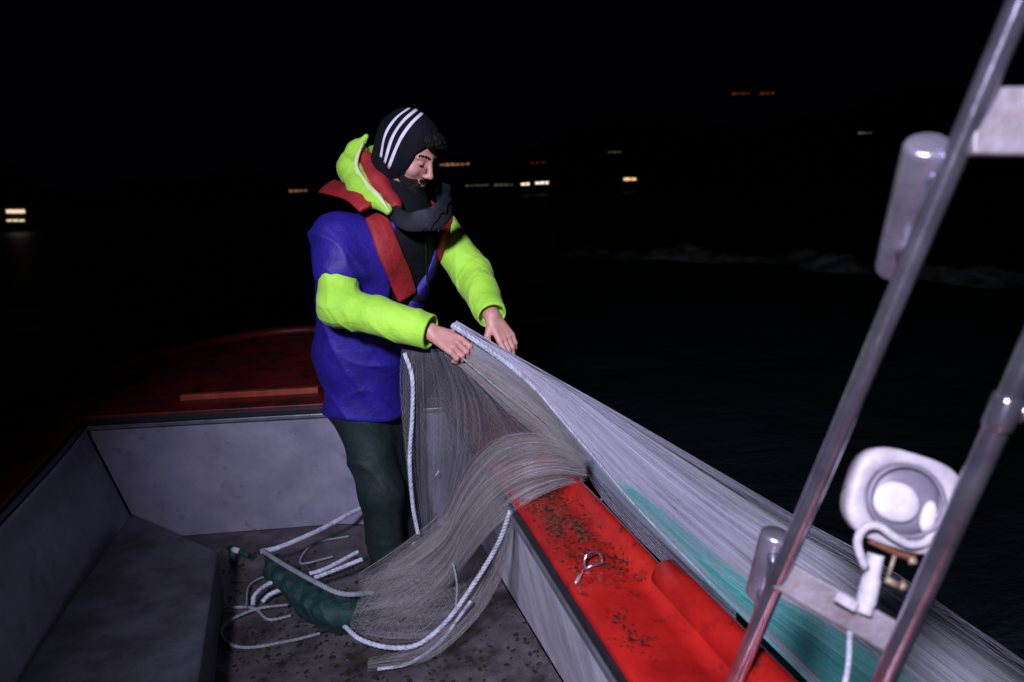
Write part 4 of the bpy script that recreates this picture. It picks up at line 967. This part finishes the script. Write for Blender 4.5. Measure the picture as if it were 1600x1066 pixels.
# ropes that belong to the net
def twisted(path, r, strands=3, pitch=.05, sides=6):
    P = np.asarray(path); seg = np.linalg.norm(np.diff(P, axis=0), axis=1); s = np.concatenate([[0], np.cumsum(seg)])
    n = max(30, int(s[-1] / pitch * 12)); q = np.linspace(0, s[-1], n); C_ = np.stack([np.interp(q, s, P[:, k]) for k in range(3)], 1)
    T = np.gradient(C_, axis=0); T /= np.linalg.norm(T, axis=1)[:, None]; A = np.cross(T, arr(.2, .3, .93)); A /= np.linalg.norm(A, axis=1)[:, None]; B = np.cross(T, A)
    mb = MB()
    for k in range(strands):
        th = q / pitch * 2 * math.pi + k * 2 * math.pi / strands; mb.tube(C_ + (A * np.cos(th)[:, None] + B * np.sin(th)[:, None]) * r * .36, r * .66, sides)
    return mb
hp = [K(a_, b_, c_ - .012) for a_, b_, c_ in head]
twisted(spline(hp[:6], 60), .0085, 3, .05).build('headrope', M_rope, net)
hp2 = spline(hp[5:], 30); o_ = twisted(hp2, .0085, 3, .05).build('headrope', M_ropeteal, net)
hp3 = [K(706, 528, 2.06), K(718, 554, 2.03), K(770, 600, 1.98), K(835, 652, 1.97), K(905, 722, 1.97)]
twisted(spline(hp3, 50), .0035, 2, .04).build('side_line', M_ropegr, net)
twisted(spline([K(632, 552, 2.09), K(644, 590, 2.08), K(644, 650, 2.09), K(640, 720, 2.11), K(645, 790, 2.14), K(653, 834, 2.16)], 50), .0075, 3, .05).build('foot_rope', M_rope, net)
twisted(spline([K(538, 978, 2.02), Zp(565, 1000, .06), Zp(610, 1012, .05), Zp(655, 1006, .06), K(700, 968, 1.93), K(745, 905, 1.90), K(778, 850, 1.84), K(797, 800, 1.77)], 70), .0080, 3, .05).build('foot_rope', M_rope, net)
twisted(spline([Zp(590, 1046, .02), Zp(640, 1036, .03), Zp(688, 1002, .05), K(735, 940, 1.88)], 40), .0055, 3, .04).build('foot_rope', M_rope, net)
twisted(spline([K(708, 880, 2.0), K(714, 915, 1.98), K(712, 950, 1.97)], 20), .004, 2, .03).build('lead_line', M_ropegr, net)
mb = MB(); c_ = K(683, 740, 2.08); d_ = unit(arr(.6, 0, .8)); mb.tube([c_ - d_ * .012, c_ - d_ * .008, c_ + d_ * .008, c_ + d_ * .012], [.001, .003, .003, .001], 8); mb.build('lead_weight', M_fish, net)

# ------------------------------------------------------------------ ropes and green bundle on the floor
def rope(path, r, mtl, label, strands=3, pitch=.045):
    o = twisted(spline(path, 60), r, strands, pitch).build('rope', mtl); tag(o, label, 'rope', 'loose ropes on the boat floor'); return o
rope([Zp(408, 862, .12), Zp(440, 854, .13), Zp(500, 828, .13), Zp(552, 800, .14), Zp(590, 782, .12)], .0105, M_rope, 'thick white braided rope running from the man to the corner of the green bundle')
rope([Zp(395, 945, .03), Zp(400, 928, .05), Zp(430, 908, .06), Zp(500, 892, .10), Zp(560, 862, .12)], .0085, M_rope, 'upper of two white straps of rope lying across behind the green bundle')
rope([Zp(410, 940, .03), Zp(430, 925, .05), Zp(505, 898, .10), Zp(566, 874, .12)], .0085, M_rope, 'lower of two white straps of rope lying across behind the green bundle')
rope([Zp(520, 870, .02), Zp(470, 880, .02), Zp(490, 850, .02), Zp(545, 838, .02)], .0045, M_ropegr, 'thin grey loop of rope under the braided rope')
rope([Zp(345, 985, .01), Zp(332, 968, .01), Zp(350, 952, .01), Zp(395, 950, .012), Zp(420, 968, .012), Zp(455, 962, .01)], .0055, M_ropegr, 'grey rope loop nearest the locker, left of the green bundle')
rope([Zp(500, 990, .01), Zp(450, 1002, .01), Zp(385, 1012, .01), Zp(350, 1000, .01), Zp(352, 975, .01), Zp(400, 952, .02), Zp(450, 945, .02)], .0055, M_ropegr, 'grey rope curving along the floor in front of the green bundle')
rope([Zp(385, 950, .02), Zp(390, 915, .02), Zp(420, 900, .02), Zp(455, 905, .02)], .004, M_ropegr, 'thin grey rope bend left of the white straps')
gb = empty('net_bundle', Zp(500, 960, 0), 'slumped dark green net bundle with pale rope rim on the boat floor', 'net bundle')
gp = [Zp(418, 862, .13), Zp(470, 890, .15), Zp(520, 920, .15), Zp(575, 925, .12)]
gq = [Zp(448, 915, .06), Zp(468, 955, .03), Zp(510, 985, .02), Zp(560, 985, .02)]
gpi, gqi = spline(gp, 9), spline(gq, 9)
def gb_sdf(P):
    s = None
    for a_, b_ in zip(gpi, gqi):
        m_ = (a_ + b_) / 2 + arr(0, -.03, .01)
        for c_ in (cone_sdf(P, a_ - arr(0, 0, .015), m_, .014, .030), cone_sdf(P, m_, b_ + arr(0, .03, .015), .030, .036)): s = c_ if s is None else smin(s, c_, .03)
    return smax(s + folds(P, a_, arr(1, .2, .2), 90, .006, 2) + .002 * wob(P, 120, 1), .002 - P[..., 2], .004)
sdf_obj('green_netting', gb_sdf, Zp(500, 960, 0) + arr(-.45, -.35, -.02), Zp(500, 960, 0) + arr(.45, .55, .30), .0045, M_greenbag, gb)
twisted(spline([Zp(410, 860, .14), Zp(440, 880, .155), Zp(490, 908, .17), Zp(535, 928, .16), Zp(585, 926, .14)], 40), .009, 3, .045).build('rim_rope', M_ropegr, gb)
# green and white plug by the locker
pc = Zp(366, 862, .06); mb = MB()
mb.tube([pc + arr(-.012, .01, -.055), pc + arr(-.012, .01, .0)], .016, 12); mb.tube(spline([pc + arr(-.03, .03, 0), pc + arr(0, 0, .012), pc + arr(.07, -.03, -.005)], 10), .012, 10)
pl = mb.build('float_plug', M_greenbag); tag(pl, 'small green plug with pale tip beside the grey locker', 'plug')
mb = MB(); mb.tube([pc + arr(.0, -.005, .012), pc + arr(.028, -.02, .012)], np.array([.013, .011]), 10); mb.build('pale_tip', M_rope, pl)
print('tris', sum(len(o.data.polygons) for o in bpy.data.objects if o.type == 'MESH') * 2)
